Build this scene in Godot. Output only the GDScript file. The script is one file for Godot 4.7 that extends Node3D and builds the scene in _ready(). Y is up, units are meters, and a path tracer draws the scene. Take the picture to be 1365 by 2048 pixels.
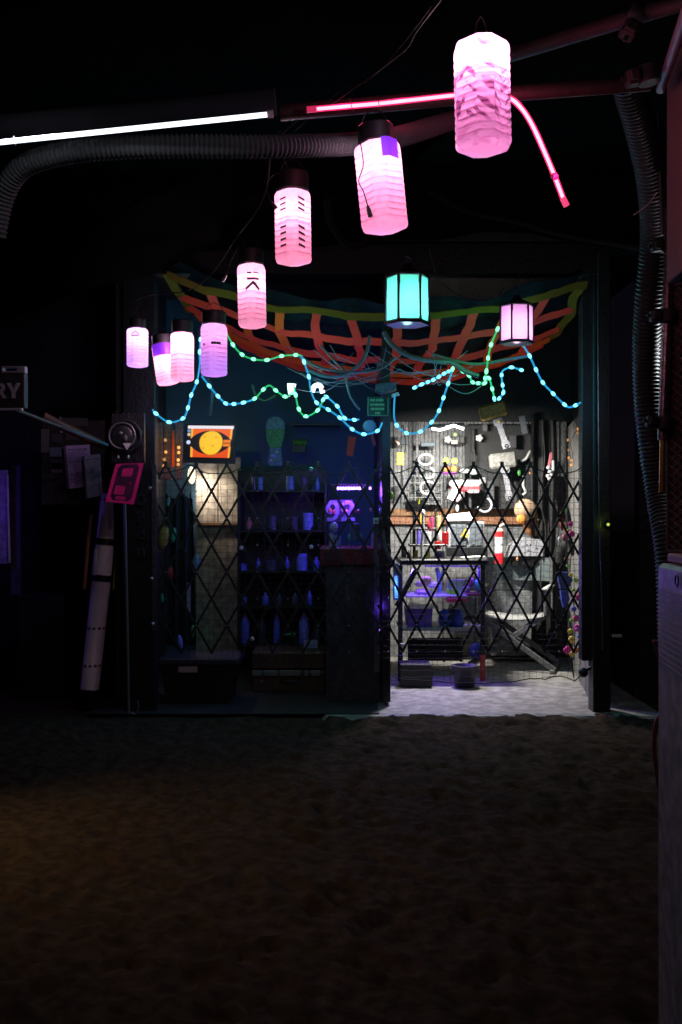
extends Node3D
# A market stall at night under a dark canopy: lanterns, light strings, folding gates.

const F := 2010.0
const EYE := 1.35
var rng := RandomNumberGenerator.new()
var used := {}
var mats := {}
var smooth_id := 1
var tex_mottle: Texture2D
var tex_fine: Texture2D
var tex_streak: Texture2D
var tex_bump: Texture2D
var tex_speck: Texture2D

# ---------------------------------------------------------------- helpers
func P(x: float, y: float, d: float) -> Vector3:
	return Vector3((x - 682.5) / F * d, EYE - (y - 1024.0) / F * d, -d)

func lin(r: float, g: float, b: float) -> Color:
	return Color(r, g, b)

func numbered(called: String) -> String:
	if not used.has(called):
		used[called] = 0
		return called
	used[called] += 1
	return "%s_%03d" % [called, used[called]]

func thing(called: String, label: String, category: String, at: Vector3, group := "") -> Node3D:
	var o := Node3D.new()
	o.name = numbered(called)
	add_child(o)
	o.position = at
	o.set_meta("label", label)
	o.set_meta("category", category)
	if group != "":
		o.set_meta("group", group)
	return o

func tag(o: Node3D, label: String, category: String, group := "") -> Node3D:
	o.set_meta("label", label)
	o.set_meta("category", category)
	if group != "":
		o.set_meta("group", group)
	return o

func S() -> SurfaceTool:
	var st := SurfaceTool.new()
	st.begin(Mesh.PRIMITIVE_TRIANGLES)
	return st

func commit(st: SurfaceTool, m: Material) -> ArrayMesh:
	st.generate_normals()
	st.set_material(m)
	return st.commit()

# world-coordinate mesh: the node is moved back by its parent's place
func obj(called: String, st: SurfaceTool, m: Material, parent: Node3D = null) -> MeshInstance3D:
	var o := MeshInstance3D.new()
	o.mesh = commit(st, m)
	if parent == null:
		o.name = numbered(called)
		add_child(o)
	else:
		o.name = called
		var off := Vector3.ZERO
		var q: Node = parent
		while q != self:
			off += q.position
			q = q.get_parent()
		o.position = -off
		parent.add_child(o, true)
	return o

# mesh in its parent's own axes
func part(called: String, st: SurfaceTool, m: Material, parent: Node3D) -> MeshInstance3D:
	var o := MeshInstance3D.new()
	o.mesh = commit(st, m)
	o.name = called
	parent.add_child(o, true)
	return o

func struct(called: String, st: SurfaceTool, m: Material, parent: Node3D = null) -> MeshInstance3D:
	var o := obj(called, st, m, parent)
	if parent == null:
		o.set_meta("kind", "structure")
	return o

func flat(st: SurfaceTool) -> void:
	st.set_smooth_group(-1)

func soft(st: SurfaceTool) -> void:
	smooth_id += 1
	st.set_smooth_group(smooth_id)

func tri(st: SurfaceTool, a: Vector3, b: Vector3, c: Vector3) -> void:
	st.add_vertex(a)
	st.add_vertex(b)
	st.add_vertex(c)

func quad(st: SurfaceTool, a: Vector3, b: Vector3, c: Vector3, d: Vector3) -> void:
	tri(st, a, b, c)
	tri(st, a, c, d)

func quad_uv(st: SurfaceTool, v: Array) -> void:
	var uv := [Vector2(0, 0), Vector2(1, 0), Vector2(1, 1), Vector2(0, 1)]
	for i in [0, 1, 2, 0, 2, 3]:
		st.set_uv(uv[i])
		st.add_vertex(v[i])

# chamfered box; s = full size
func box(st: SurfaceTool, c: Vector3, s: Vector3, b := Basis(), bev := 0.0) -> void:
	flat(st)
	var h := s * 0.5
	var e: float = min(bev, min(h.x, min(h.y, h.z)) * 0.9)
	var p := {}
	for i in 8:
		var sg := Vector3(1 if i & 1 else -1, 1 if i & 2 else -1, 1 if i & 4 else -1)
		for ax in 3:
			var q := h - Vector3(e, e, e)
			q[ax] = h[ax]
			p[i * 3 + ax] = c + b * (q * sg)
	var faces := [[0, 2, 6, 4, 0], [1, 5, 7, 3, 0], [0, 4, 5, 1, 1], [2, 3, 7, 6, 1], [0, 1, 3, 2, 2], [4, 6, 7, 5, 2]]
	for f in faces:
		quad(st, p[f[3] * 3 + f[4]], p[f[2] * 3 + f[4]], p[f[1] * 3 + f[4]], p[f[0] * 3 + f[4]])
	if e > 0.0:
		for i in 8:
			tri(st, p[i * 3], p[i * 3 + 1], p[i * 3 + 2])
			for ax in 3:
				var j: int = i | (1 << ax)
				if j != i:
					var a1 := (ax + 1) % 3
					var a2 := (ax + 2) % 3
					quad(st, p[i * 3 + a1], p[j * 3 + a1], p[j * 3 + a2], p[i * 3 + a2])

func tube(st: SurfaceTool, pts: Array, r, n := 8, caps := true) -> void:
	var k := pts.size()
	if k < 2:
		return
	soft(st)
	var rings := []
	var up := Vector3.ZERO
	for i in k:
		var t: Vector3 = (pts[min(i + 1, k - 1)] - pts[max(i - 1, 0)]).normalized()
		if i == 0:
			up = t.cross(Vector3.UP if absf(t.y) < 0.9 else Vector3.RIGHT).normalized()
		else:
			up = (up - t * up.dot(t)).normalized()
		var side := t.cross(up)
		var rad: float = r[i] if r is Array else r
		var ring := []
		for j in n:
			var a := TAU * j / n
			ring.append(pts[i] + (up * cos(a) + side * sin(a)) * rad)
		rings.append(ring)
	for i in k - 1:
		for j in n:
			var j2 := (j + 1) % n
			quad(st, rings[i][j], rings[i + 1][j], rings[i + 1][j2], rings[i][j2])
	if caps:
		flat(st)
		for j in range(1, n - 1):
			tri(st, rings[0][0], rings[0][j], rings[0][j + 1])
			tri(st, rings[k - 1][0], rings[k - 1][j + 1], rings[k - 1][j])

func lathe(st: SurfaceTool, prof: Array, n: int, xf: Transform3D, sharp := false) -> void:
	soft(st)
	for i in prof.size() - 1:
		if sharp:
			soft(st)
		for j in n:
			var a := TAU * j / n
			var a2 := TAU * (j + 1) / n
			var p0: Vector2 = prof[i]
			var p1: Vector2 = prof[i + 1]
			var v0 := xf * Vector3(p0.x * cos(a), p0.y, p0.x * sin(a))
			var v1 := xf * Vector3(p0.x * cos(a2), p0.y, p0.x * sin(a2))
			var v2 := xf * Vector3(p1.x * cos(a2), p1.y, p1.x * sin(a2))
			var v3 := xf * Vector3(p1.x * cos(a), p1.y, p1.x * sin(a))
			if p0.x > 0.00001:
				tri(st, v0, v1, v2)
			if p1.x > 0.00001:
				tri(st, v0, v2, v3)

func ball(st: SurfaceTool, c: Vector3, r: Vector3, b := Basis(), n := 12) -> void:
	var prof := []
	var m := n / 2
	for i in m + 1:
		var a := PI * i / m - PI / 2
		prof.append(Vector2(max(cos(a), 0.0) if i > 0 and i < m else 0.0, sin(a)))
	lathe(st, prof, n, Transform3D(b * Basis.from_scale(r), c))

func can(st: SurfaceTool, a: Vector3, r: float, h: float, n := 14) -> void:
	lathe(st, [Vector2(0, 0), Vector2(r * 0.94, 0), Vector2(r, r * 0.08), Vector2(r, h - r * 0.1), Vector2(r * 0.9, h), Vector2(0, h)], n, Transform3D(Basis(), a), true)

func bottle_shape(st: SurfaceTool, a: Vector3, r: float, h: float, neck := 0.35) -> void:
	lathe(st, [Vector2(0, 0), Vector2(r * 0.9, 0), Vector2(r, h * 0.03), Vector2(r, h * 0.58), Vector2(r * 0.85, h * 0.68), Vector2(r * neck, h * 0.8), Vector2(r * neck, h * 0.97), Vector2(0, h * 0.97)], 14, Transform3D(Basis(), a))

func prism(st: SurfaceTool, poly: PackedVector2Array, depth: float, xf: Transform3D) -> void:
	flat(st)
	var idx := Geometry2D.triangulate_polygon(poly)
	var z := depth * 0.5
	for i in range(0, idx.size(), 3):
		var a := poly[idx[i]]
		var b := poly[idx[i + 1]]
		var c := poly[idx[i + 2]]
		tri(st, xf * Vector3(a.x, a.y, z), xf * Vector3(b.x, b.y, z), xf * Vector3(c.x, c.y, z))
		tri(st, xf * Vector3(a.x, a.y, -z), xf * Vector3(c.x, c.y, -z), xf * Vector3(b.x, b.y, -z))
	for i in poly.size():
		var a := poly[i]
		var b := poly[(i + 1) % poly.size()]
		quad(st, xf * Vector3(a.x, a.y, z), xf * Vector3(a.x, a.y, -z), xf * Vector3(b.x, b.y, -z), xf * Vector3(b.x, b.y, z))

# polygon given in photograph pixels, standing at depth d, extruded backwards
func slab_px(st: SurfaceTool, pts: Array, d: float, depth: float) -> void:
	var poly := PackedVector2Array()
	for q in pts:
		var v := P(q[0], q[1], d)
		poly.append(Vector2(v.x, v.y))
	prism(st, poly, depth, Transform3D(Basis(), Vector3(0, 0, -d - depth * 0.5)))

# box given by its picture rectangle at depth d, reaching back by deep
func rect_px(st: SurfaceTool, x0: float, y0: float, x1: float, y1: float, d: float, deep: float, bev := 0.003) -> void:
	var a := P(x0, y0, d)
	var b := P(x1, y1, d)
	box(st, Vector3((a.x + b.x) / 2, (a.y + b.y) / 2, -d - deep / 2), Vector3(absf(b.x - a.x), absf(a.y - b.y), deep), Basis(), bev)

func curve(pts: Array, seg := 6) -> Array:
	var out := []
	var k := pts.size()
	for i in k - 1:
		var a: Vector3 = pts[max(i - 1, 0)]
		var b: Vector3 = pts[i]
		var c: Vector3 = pts[i + 1]
		var d: Vector3 = pts[min(i + 2, k - 1)]
		for j in seg:
			out.append(b.cubic_interpolate(c, a, d, float(j) / seg))
	out.append(pts[k - 1])
	return out

func px(list: Array, d: float) -> Array:
	var out := []
	for q in list:
		out.append(P(q[0], q[1], q[2] if q.size() > 2 and q[2] > 0 else d))
	return out

func ringpts(c: Vector3, r: float, b := Basis(), from := 0.0, to := TAU, n := 24, ry := -1.0) -> Array:
	var out := []
	for i in n + 1:
		var a := lerpf(from, to, float(i) / n)
		out.append(c + b * Vector3(cos(a) * r, sin(a) * (r if ry < 0.0 else ry), 0))
	return out

# ---------------------------------------------------------------- materials
func noise_tex(freq: float, oct: int, lo: float, hi: float, type := FastNoiseLite.TYPE_SIMPLEX_SMOOTH, size := 512, sx := 1.0) -> Texture2D:
	var n := FastNoiseLite.new()
	n.seed = 7 + mats.size() + oct
	n.noise_type = type
	n.frequency = freq
	n.fractal_octaves = oct
	var im := n.get_seamless_image(size, size)
	im.convert(Image.FORMAT_RGB8)
	var out := Image.create(size, size, false, Image.FORMAT_RGB8)
	for y in size:
		for x in size:
			var v: float = im.get_pixel(int(x * sx) % size, y).r
			var w := lerpf(lo, hi, v)
			out.set_pixel(x, y, Color(w, w, w))
	return ImageTexture.create_from_image(out)

func M(c: Color, rough := 0.8, metal := 0.0, opt := {}) -> StandardMaterial3D:
	var key := str(c) + str(rough) + str(metal) + str(opt)
	if mats.has(key):
		return mats[key]
	var m := StandardMaterial3D.new()
	var s := Color(c.r, c.g, c.b).linear_to_srgb()
	m.albedo_color = s
	m.roughness = rough
	m.metallic = metal
	if opt.has("em"):
		m.emission_enabled = true
		m.emission = opt.em.linear_to_srgb()
		m.emission_energy_multiplier = opt.get("e", 1.0)
	if opt.has("back"):
		m.backlight_enabled = true
		m.backlight = opt.back.linear_to_srgb()
	if opt.has("dirt"):
		m.albedo_texture = tex_mottle
		m.uv1_triplanar = true
		m.uv1_world_triplanar = true
		m.uv1_scale = Vector3.ONE * opt.dirt
		m.roughness_texture = tex_fine
		m.normal_enabled = true
		m.normal_texture = tex_bump
		m.normal_scale = opt.get("bump", 0.5)
	if opt.has("streak"):
		m.albedo_texture = tex_streak
		m.uv1_triplanar = true
		m.uv1_world_triplanar = true
		m.uv1_scale = Vector3.ONE * opt.streak
		m.normal_enabled = true
		m.normal_texture = tex_bump
		m.normal_scale = opt.get("bump", 0.3)
	if opt.has("speck"):
		m.albedo_texture = tex_speck
		m.uv1_triplanar = true
		m.uv1_world_triplanar = true
		m.uv1_scale = Vector3.ONE * opt.speck
	if opt.has("alpha"):
		m.transparency = BaseMaterial3D.TRANSPARENCY_ALPHA
		m.albedo_color.a = opt.alpha
	if opt.has("matte"):
		m.metallic_specular = 0.04
	if opt.has("coat"):
		m.clearcoat_enabled = true
		m.clearcoat = opt.coat
	mats[key] = m
	return m

func glow(c: Color, e: float) -> StandardMaterial3D:
	return M(lin(0.6, 0.6, 0.6), 0.4, 0.0, {"em": c, "e": e})

func omni(at: Vector3, c: Color, e: float, size := 0.02, parent: Node3D = null) -> void:
	var l := OmniLight3D.new()
	l.name = "lamp_light"
	l.light_color = c.linear_to_srgb()
	l.light_energy = e
	l.light_size = size
	l.omni_range = 14.0
	l.omni_attenuation = 2.0
	l.shadow_enabled = true
	if parent == null:
		add_child(l, true)
	else:
		parent.add_child(l, true)
	l.position = at

func area(at: Vector3, look: Vector3, c: Color, e: float, w: float, h: float) -> void:
	var l := AreaLight3D.new()
	l.name = "panel_light"
	l.light_color = c.linear_to_srgb()
	l.light_energy = e
	l.area_size = Vector2(w, h)
	l.area_range = 14.0
	l.shadow_enabled = true
	add_child(l, true)
	l.position = at
	l.look_at_from_position(at, look, Vector3.UP if absf((look - at).normalized().y) < 0.95 else Vector3.BACK)

func text(called: String, words: String, at: Vector3, h: float, m: Material, parent: Node3D, b := Basis(), depth := 0.004, bold := true) -> void:
	var t := TextMesh.new()
	var f := SystemFont.new()
	f.font_names = PackedStringArray(["Droid Sans"])
	f.font_weight = 700 if bold else 400
	t.font = f
	t.text = words
	t.font_size = 64
	t.pixel_size = h / 46.0
	t.depth = depth
	t.material = m
	var o := MeshInstance3D.new()
	o.name = called
	o.mesh = t
	parent.add_child(o, true)
	var off := Vector3.ZERO
	var q: Node = parent
	while q != self:
		off += q.position
		q = q.get_parent()
	o.position = at - off
	o.basis = b

# ---------------------------------------------------------------- scene
func _ready() -> void:
	rng.seed = 4711
	var cam := Camera3D.new()
	cam.name = "camera"
	add_child(cam)
	cam.position = Vector3(0, EYE, 0)
	var ca := CameraAttributesPhysical.new()
	ca.frustum_focal_length = 12.0 / (1024.0 / F)
	ca.frustum_focus_distance = 2.5
	ca.exposure_aperture = 11.0
	ca.frustum_far = 200.0
	cam.attributes = ca
	cam.fov = rad_to_deg(2.0 * atan(1024.0 / F))
	cam.near = 0.05
	cam.far = 200.0
	cam.current = true

	var sky_m := ProceduralSkyMaterial.new()
	sky_m.sky_top_color = Color(0.10, 0.11, 0.20)
	sky_m.sky_horizon_color = Color(0.20, 0.17, 0.20)
	sky_m.ground_bottom_color = Color(0.06, 0.05, 0.05)
	sky_m.ground_horizon_color = Color(0.12, 0.10, 0.10)
	sky_m.sky_curve = 0.15
	var sky := Sky.new()
	sky.sky_material = sky_m
	var env := Environment.new()
	env.background_mode = Environment.BG_SKY
	env.sky = sky
	env.background_energy_multiplier = 0.10
	env.tonemap_mode = Environment.TONE_MAPPER_LINEAR
	env.tonemap_exposure = 1.0
	env.sdfgi_enabled = true
	env.ssao_enabled = true
	env.ssil_enabled = true
	var we := WorldEnvironment.new()
	we.name = "night_air"
	we.environment = env
	add_child(we)

	var moon := DirectionalLight3D.new()
	moon.name = "moon"
	moon.light_color = Color(0.8, 0.85, 1.0)
	moon.light_energy = 0.01
	moon.light_angular_distance = 0.5
	moon.shadow_enabled = true
	add_child(moon)
	moon.rotation_degrees = Vector3(-50, 150, 0)

	tex_mottle = noise_tex(0.02, 5, 0.62, 1.0)
	tex_fine = noise_tex(0.06, 3, 0.6, 1.0)
	tex_streak = noise_tex(0.03, 4, 0.45, 1.0, FastNoiseLite.TYPE_SIMPLEX_SMOOTH, 512, 4.0)
	var cn := FastNoiseLite.new()
	cn.seed = 19
	cn.noise_type = FastNoiseLite.TYPE_SIMPLEX
	cn.frequency = 0.16
	cn.fractal_octaves = 3
	var si := cn.get_seamless_image(256, 256)
	si.convert(Image.FORMAT_RGB8)
	for y in 256:
		for x in 256:
			var v := smoothstep(0.52, 0.72, si.get_pixel(x, y).r)
			var w := lerpf(0.22, 1.0, v)
			si.set_pixel(x, y, Color(w, w, w))
	tex_speck = ImageTexture.create_from_image(si)
	var nt := NoiseTexture2D.new()
	var fn := FastNoiseLite.new()
	fn.seed = 3
	fn.frequency = 0.05
	fn.fractal_octaves = 4
	nt.noise = fn
	nt.seamless = true
	nt.width = 512
	nt.height = 512
	nt.as_normal_map = true
	nt.bump_strength = 3.0
	tex_bump = nt

	ground()
	shell()
	canopy()
	left_side()
	right_side()
	overhead()
	left_room()
	right_room()
	gates()
	orange_net()
	strings()
	lanterns()
	small_things()

# ---------------------------------------------------------------- ground
func ground() -> void:
	var n1 := FastNoiseLite.new()
	n1.seed = 11
	n1.frequency = 2.2
	n1.fractal_octaves = 4
	var n2 := FastNoiseLite.new()
	n2.seed = 12
	n2.frequency = 0.45
	# footprints: shallow pits with raised rims
	var pits := []
	for i in 1900:
		pits.append([rng.randf_range(-3.2, 3.2), rng.randf_range(-6.6, -2.2), rng.randf_range(0.028, 0.075), rng.randf_range(0.008, 0.024), rng.randf() * PI])
	var cell := {}
	for p in pits:
		var k := Vector2i(floori(p[0] / 0.3), floori(p[1] / 0.3))
		if not cell.has(k):
			cell[k] = []
		cell[k].append(p)
	var xs := []
	var zs := []
	for v in [-70.0, -40.0, -24.0, -14.0, -9.0, -6.0, -4.5]:
		xs.append(v)
	for i in 233:
		xs.append(-3.5 + i * 0.03)
	for v in [4.5, 6.0, 9.0, 14.0, 24.0, 40.0, 70.0]:
		xs.append(v)
	for v in [-70.0, -40.0, -24.0, -14.0, -11.0, -9.0, -8.2]:
		zs.append(v)
	for i in 198:
		zs.append(-7.6 + i * 0.03)
	for v in [-1.0, 0.0, 3.0, 8.0, 16.0, 40.0, 70.0]:
		zs.append(v)
	var st := S()
	soft(st)
	var hs := []
	for z in zs:
		var row := []
		for x in xs:
			var h: float = n1.get_noise_2d(x * 3.0, z * 3.0) * 0.005 + n1.get_noise_2d(x * 11.0 + 50, z * 11.0) * 0.006 + n2.get_noise_2d(x * 4.0, z * 4.0) * 0.010
			var k := Vector2i(floori(x / 0.3), floori(z / 0.3))
			for dx in [-1, 0, 1]:
				for dz in [-1, 0, 1]:
					for p in cell.get(k + Vector2i(dx, dz), []):
						var ux: float = x - p[0]
						var uz: float = z - p[1]
						var c: float = cos(p[4])
						var s: float = sin(p[4])
						var q: float = Vector2((ux * c + uz * s) / 1.7, (-ux * s + uz * c)).length() / p[2]
						if q < 1.5:
							h += -p[3] * exp(-q * q * 2.0) + p[3] * 0.55 * exp(-pow((q - 1.0) / 0.22, 2.0))
			var fade: float = clampf((-z - 6.35) / 0.35, 0.0, 1.0)
			if x > -0.1 and x < 2.2:
				h = lerpf(h, -0.05, clampf((-z - 6.75) / 0.3, 0.0, 1.0)) + 0.02 * clampf(1.0 - absf(z + 6.62) / 0.25, 0.0, 1.0) * (0.9 + n2.get_noise_2d(x * 9.0, 4.0) * 2.0)
			row.append(Vector3(x, h - 0.02, z))
		hs.append(row)
	for i in zs.size() - 1:
		for j in xs.size() - 1:
			quad(st, hs[i][j], hs[i][j + 1], hs[i + 1][j + 1], hs[i + 1][j])
	struct("ground", st, M(lin(0.072, 0.050, 0.038), 0.97, 0.0, {"dirt": 1.1, "bump": 0.5, "matte": 1}))

# ---------------------------------------------------------------- the stall's shell
func shell() -> void:
	var black := M(lin(0.012, 0.012, 0.014), 0.55, 0.0, {"dirt": 1.2, "bump": 0.3})
	var dark := M(lin(0.03, 0.03, 0.035), 0.7, 0.0, {"dirt": 0.8, "bump": 0.4})
	var conc := M(lin(0.36, 0.34, 0.31), 0.9, 0.0, {"dirt": 0.8, "bump": 0.12})
	# floor slab with a worn front lip
	var st := S()
	var c := P(300, 1431, 6.72)
	box(st, Vector3(1.02, -0.055, -8.13), Vector3(2.3, 0.11, 3.02), Basis(), 0.03)
	struct("floor_slab", st, conc)
	st = S()
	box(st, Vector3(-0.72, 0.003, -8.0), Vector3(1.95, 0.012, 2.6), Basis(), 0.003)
	tag(obj("dark_floor_layer", st, M(lin(0.022, 0.022, 0.025), 0.85, 0.0, {"dirt": 2.0, "bump": 0.3})), "dark layer standing in for soil on the floor of the dim left room", "mat")  # dark layer added over the slab where soil covers it

	var stall := thing("market_stall", "black steel-framed stall with an open front, lit from inside", "stall", Vector3(0.2, 0, -6.77))
	st = S()
	rect_px(st, 1187, 480, 1222, 1428, 6.77, 0.14, 0.006)
	obj("post", st, black, stall)
	st = S()
	rect_px(st, 246, 480, 311, 1428, 6.77, 0.12, 0.006)
	obj("post", st, black, stall)
	st = S()
	rect_px(st, 246, 486, 1222, 548, 6.76, 0.12, 0.006)
	obj("beam", st, black, stall)
	st = S()
	box(st, Vector3(0.3, 3.2, -8.2), Vector3(4.0, 0.06, 2.9))
	obj("roof", st, dark, stall)
	st = S()
	rect_px(st, 1164, 548, 1187, 1322, 6.83, 0.10, 0.006)
	obj("jamb", st, black, stall)
	# back wall of the left room, painted dark
	st = S()
	box(st, Vector3(-0.62, 1.6, -8.65), Vector3(2.0, 3.15, 0.06))
	obj("wall", st, M(lin(0.03, 0.085, 0.145), 0.8), stall)
	st = S()
	box(st, Vector3(-1.52, 1.6, -7.75), Vector3(0.05, 3.15, 1.7))
	obj("wall", st, dark, stall)
	# the partition between the rooms
	st = S()
	box(st, Vector3(0.315, 1.6, -8.2), Vector3(0.06, 3.15, 2.4), Basis(), 0.004)
	obj("partition", st, black, stall)
	# right side wall, splayed outwards, in upright boards
	var w0 := Vector3(1.735, 0, -7.06)
	var w1 := Vector3(2.08, 0, -9.4)
	var along := (w1 - w0).normalized()
	var bs := Basis(along.cross(Vector3.UP).normalized(), Vector3.UP, -along)
	var wall := Node3D.new()
	wall.name = "side_wall"
	stall.add_child(wall)
	wall.position = Vector3.ZERO
	var len := (w1 - w0).length()
	var tones := [M(lin(0.26, 0.25, 0.23), 0.85, 0.0, {"streak": 1.1}), M(lin(0.21, 0.20, 0.18), 0.85, 0.0, {"streak": 0.9}), M(lin(0.30, 0.29, 0.28), 0.85, 0.0, {"streak": 1.3})]
	var nb := 13
	for i in nb:
		st = S()
		var a := w0 + along * (len * (i + 0.5) / nb)
		box(st, a + Vector3(0.03 + rng.randf_range(-0.002, 0.002), 1.07, 0), Vector3(0.03, 2.1, len / nb - 0.006), bs, 0.004)
		obj("plank", st, tones[i % 3], wall)
	st = S()
	box(st, w0 + along * len * 0.5 + Vector3(0.08, 1.6, 0), Vector3(0.03, 3.15, len), bs)
	obj("backing_board", st, black, wall)
	# back wall of the bright room: corrugated sheet above, boards below a timber rail
	st = S()
	flat(st)
	var prev := Vector3.ZERO
	var x := 0.35
	var k := 0
	while x < 2.14:
		var z := -9.40 + (0.022 if k % 4 < 2 else 0.0)
		var q := Vector3(x, 0, z)
		if k > 0:
			quad(st, prev + Vector3(0, 1.3, 0), q + Vector3(0, 1.3, 0), q + Vector3(0, 3.1, 0), prev + Vector3(0, 3.1, 0))
		prev = q
		x += 0.028 if k % 2 == 0 else 0.008
		k += 1
	obj("corrugated_sheet", st, M(lin(0.38, 0.38, 0.38), 0.6, 0.1, {"streak": 1.2, "bump": 0.2}), stall)
	st = S()
	box(st, Vector3(1.24, 2.68, -9.34), Vector3(1.9, 0.98, 0.05), Basis(), 0.004)
	obj("shade_board", st, M(lin(0.018, 0.019, 0.022), 0.9, 0.0, {"dirt": 2.0, "bump": 0.3}), stall)  # dark board added in place of the shade above the lamp
	st = S()
	box(st, Vector3(1.24, 1.6, -9.5), Vector3(1.9, 3.15, 0.06))
	obj("wall", st, black, stall)
	for i in 6:
		st = S()
		box(st, Vector3(0.5 + i * 0.3, 0.62, -9.385 + rng.randf_range(-0.003, 0.003)), Vector3(0.294, 1.24, 0.03), Basis(), 0.004)
		obj("board", st, M(lin(0.26, 0.26, 0.26), 0.85, 0.0, {"dirt": 1.3, "bump": 0.1}), stall)
	for i in 2:
		st = S()
		box(st, Vector3(1.24, 1.27 + i * 0.075, -9.35), Vector3(1.78, 0.07, 0.035), Basis(), 0.004)
		obj("rail", st, M(lin(0.50, 0.22 + i * 0.03, 0.11), 0.7, 0.0, {"streak": 1.5}), stall)
	# dark walls that close the view beside the stall
	st = S()
	box(st, Vector3(-7.2, 1.9, -8.4), Vector3(11.4, 3.9, 0.12))
	var lw := obj("side_building", st, M(lin(0.02, 0.02, 0.024), 0.85, 0.0, {"dirt": 0.5}))
	tag(lw, "black boarded wall left of the stall behind the white pipe", "wall")
	st = S()
	box(st, Vector3(6.1, 1.9, -7.3), Vector3(7.9, 3.9, 0.12))
	lw = obj("dark_fence", st, M(lin(0.012, 0.012, 0.014), 0.85, 0.0, {"dirt": 0.5}))
	tag(lw, "black wall right of the stall behind the upright duct", "wall")

# ---------------------------------------------------------------- canopy of dark cloth
func canopy() -> void:
	var cloth := M(lin(0.0045, 0.0042, 0.0045), 0.95, 0.0, {"matte": 1})
	var n := FastNoiseLite.new()
	n.seed = 5
	n.frequency = 0.35
	var st := S()
	soft(st)
	var nx := 60
	var nz := 44
	var g := []
	for j in nz + 1:
		var row := []
		for i in nx + 1:
			var x := lerpf(-9.0, 9.0, float(i) / nx)
			var z := lerpf(5.0, -6.45, float(j) / nz)
			var y := 3.45 + n.get_noise_2d(x, z) * 0.35 + 0.12 * absf(sin(x * 1.1 + 0.6)) - 0.05 * z / 6.0
			row.append(Vector3(x, y, z))
		g.append(row)
	for j in nz:
		for i in nx:
			quad(st, g[j][i], g[j][i + 1], g[j + 1][i + 1], g[j + 1][i])
	# the front hem hangs down before the stall
	var hem := []
	for i in nx + 1:
		var a: Vector3 = g[nz][i]
		hem.append(Vector3(a.x, 3.06 + 0.05 * sin(a.x * 2.3) + n.get_noise_2d(a.x * 4.0, 9.0) * 0.08, a.z + 0.05 + n.get_noise_2d(a.x * 5.0, 3.0) * 0.2))
	for i in nx:
		quad(st, g[nz][i], g[nz][i + 1], hem[i + 1], hem[i])
	var o := obj("canopy", st, cloth)
	tag(o, "wide black cloth canopy sagging over the whole yard", "canopy")
	# a loose flap whose hem droops from the duct down to the left
	st = S()
	soft(st)
	var top := curve(px([[-120, 330, 3.6], [200, 420, 3.7], [430, 330, 3.7], [620, 300, 3.8], [900, 240, 3.8]], 3.7), 10)
	var bot := curve(px([[-120, 690, 4.8], [60, 625, 4.7], [250, 560, 4.5], [430, 490, 4.3], [600, 415, 4.1], [760, 370, 4.0], [900, 260, 3.9]], 4.0), 7)
	var m := 40
	var a2 := []
	var rows := 10
	for r in rows + 1:
		var row := []
		for i in m + 1:
			var u := float(i) / m
			var ta: Vector3 = top[int(u * (top.size() - 1))]
			var tb: Vector3 = bot[int(u * (bot.size() - 1))]
			var v := float(r) / rows
			var q := ta.lerp(tb, v)
			q.z += sin(u * 23.0 + v * 2.0) * 0.03 * v + n.get_noise_2d(u * 14.0, v * 5.0) * 0.12
			row.append(q)
		a2.append(row)
	for r in rows:
		for i in m:
			quad(st, a2[r][i], a2[r][i + 1], a2[r + 1][i + 1], a2[r + 1][i])
	o = obj("canopy_flap", st, M(lin(0.003, 0.003, 0.0032), 0.95, 0.0, {"matte": 1}))
	tag(o, "loose black cloth flap with a slanting hem under the ridged duct", "cloth")
# ---------------------------------------------------------------- overhead tubes, ducts, pipes
func duct(called: String, label: String, path: Array, r: float, pitch: float, m: Material) -> void:
	var pts := curve(path, 24)
	# resample evenly, four steps to a ridge
	var out := []
	var rad := []
	var step := pitch / 4.0
	var carry := 0.0
	var k := 0
	for i in pts.size() - 1:
		var a: Vector3 = pts[i]
		var b: Vector3 = pts[i + 1]
		var l := a.distance_to(b)
		var t := carry
		while t < l:
			out.append(a.lerp(b, t / l))
			rad.append(r * (1.0 if k % 4 < 2 else 0.88))
			k += 1
			t += step
		carry = t - l
	var st := S()
	tube(st, out, rad, 14, true)
	var o := obj(called, st, m)
	tag(o, label, "duct")

func coupler(parent: Node3D, at: Vector3, b: Basis, m: Material) -> void:
	var st := S()
	tube(st, [at + b * Vector3(0, -0.025, 0), at + b * Vector3(0, 0.025, 0)], 0.034, 12)
	box(st, at + b * Vector3(-0.045, 0, 0.0), Vector3(0.05, 0.045, 0.045), b, 0.006)
	box(st, at + b * Vector3(-0.05, 0, 0.03), Vector3(0.03, 0.034, 0.02), b, 0.004)
	var o := obj("coupler", st, m, parent)
	st = S()
	tube(st, [at + b * Vector3(-0.085, 0, 0.01), at + b * Vector3(-0.04, 0, 0.01)], 0.007, 6)
	obj("bolt", st, m, o)

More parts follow.
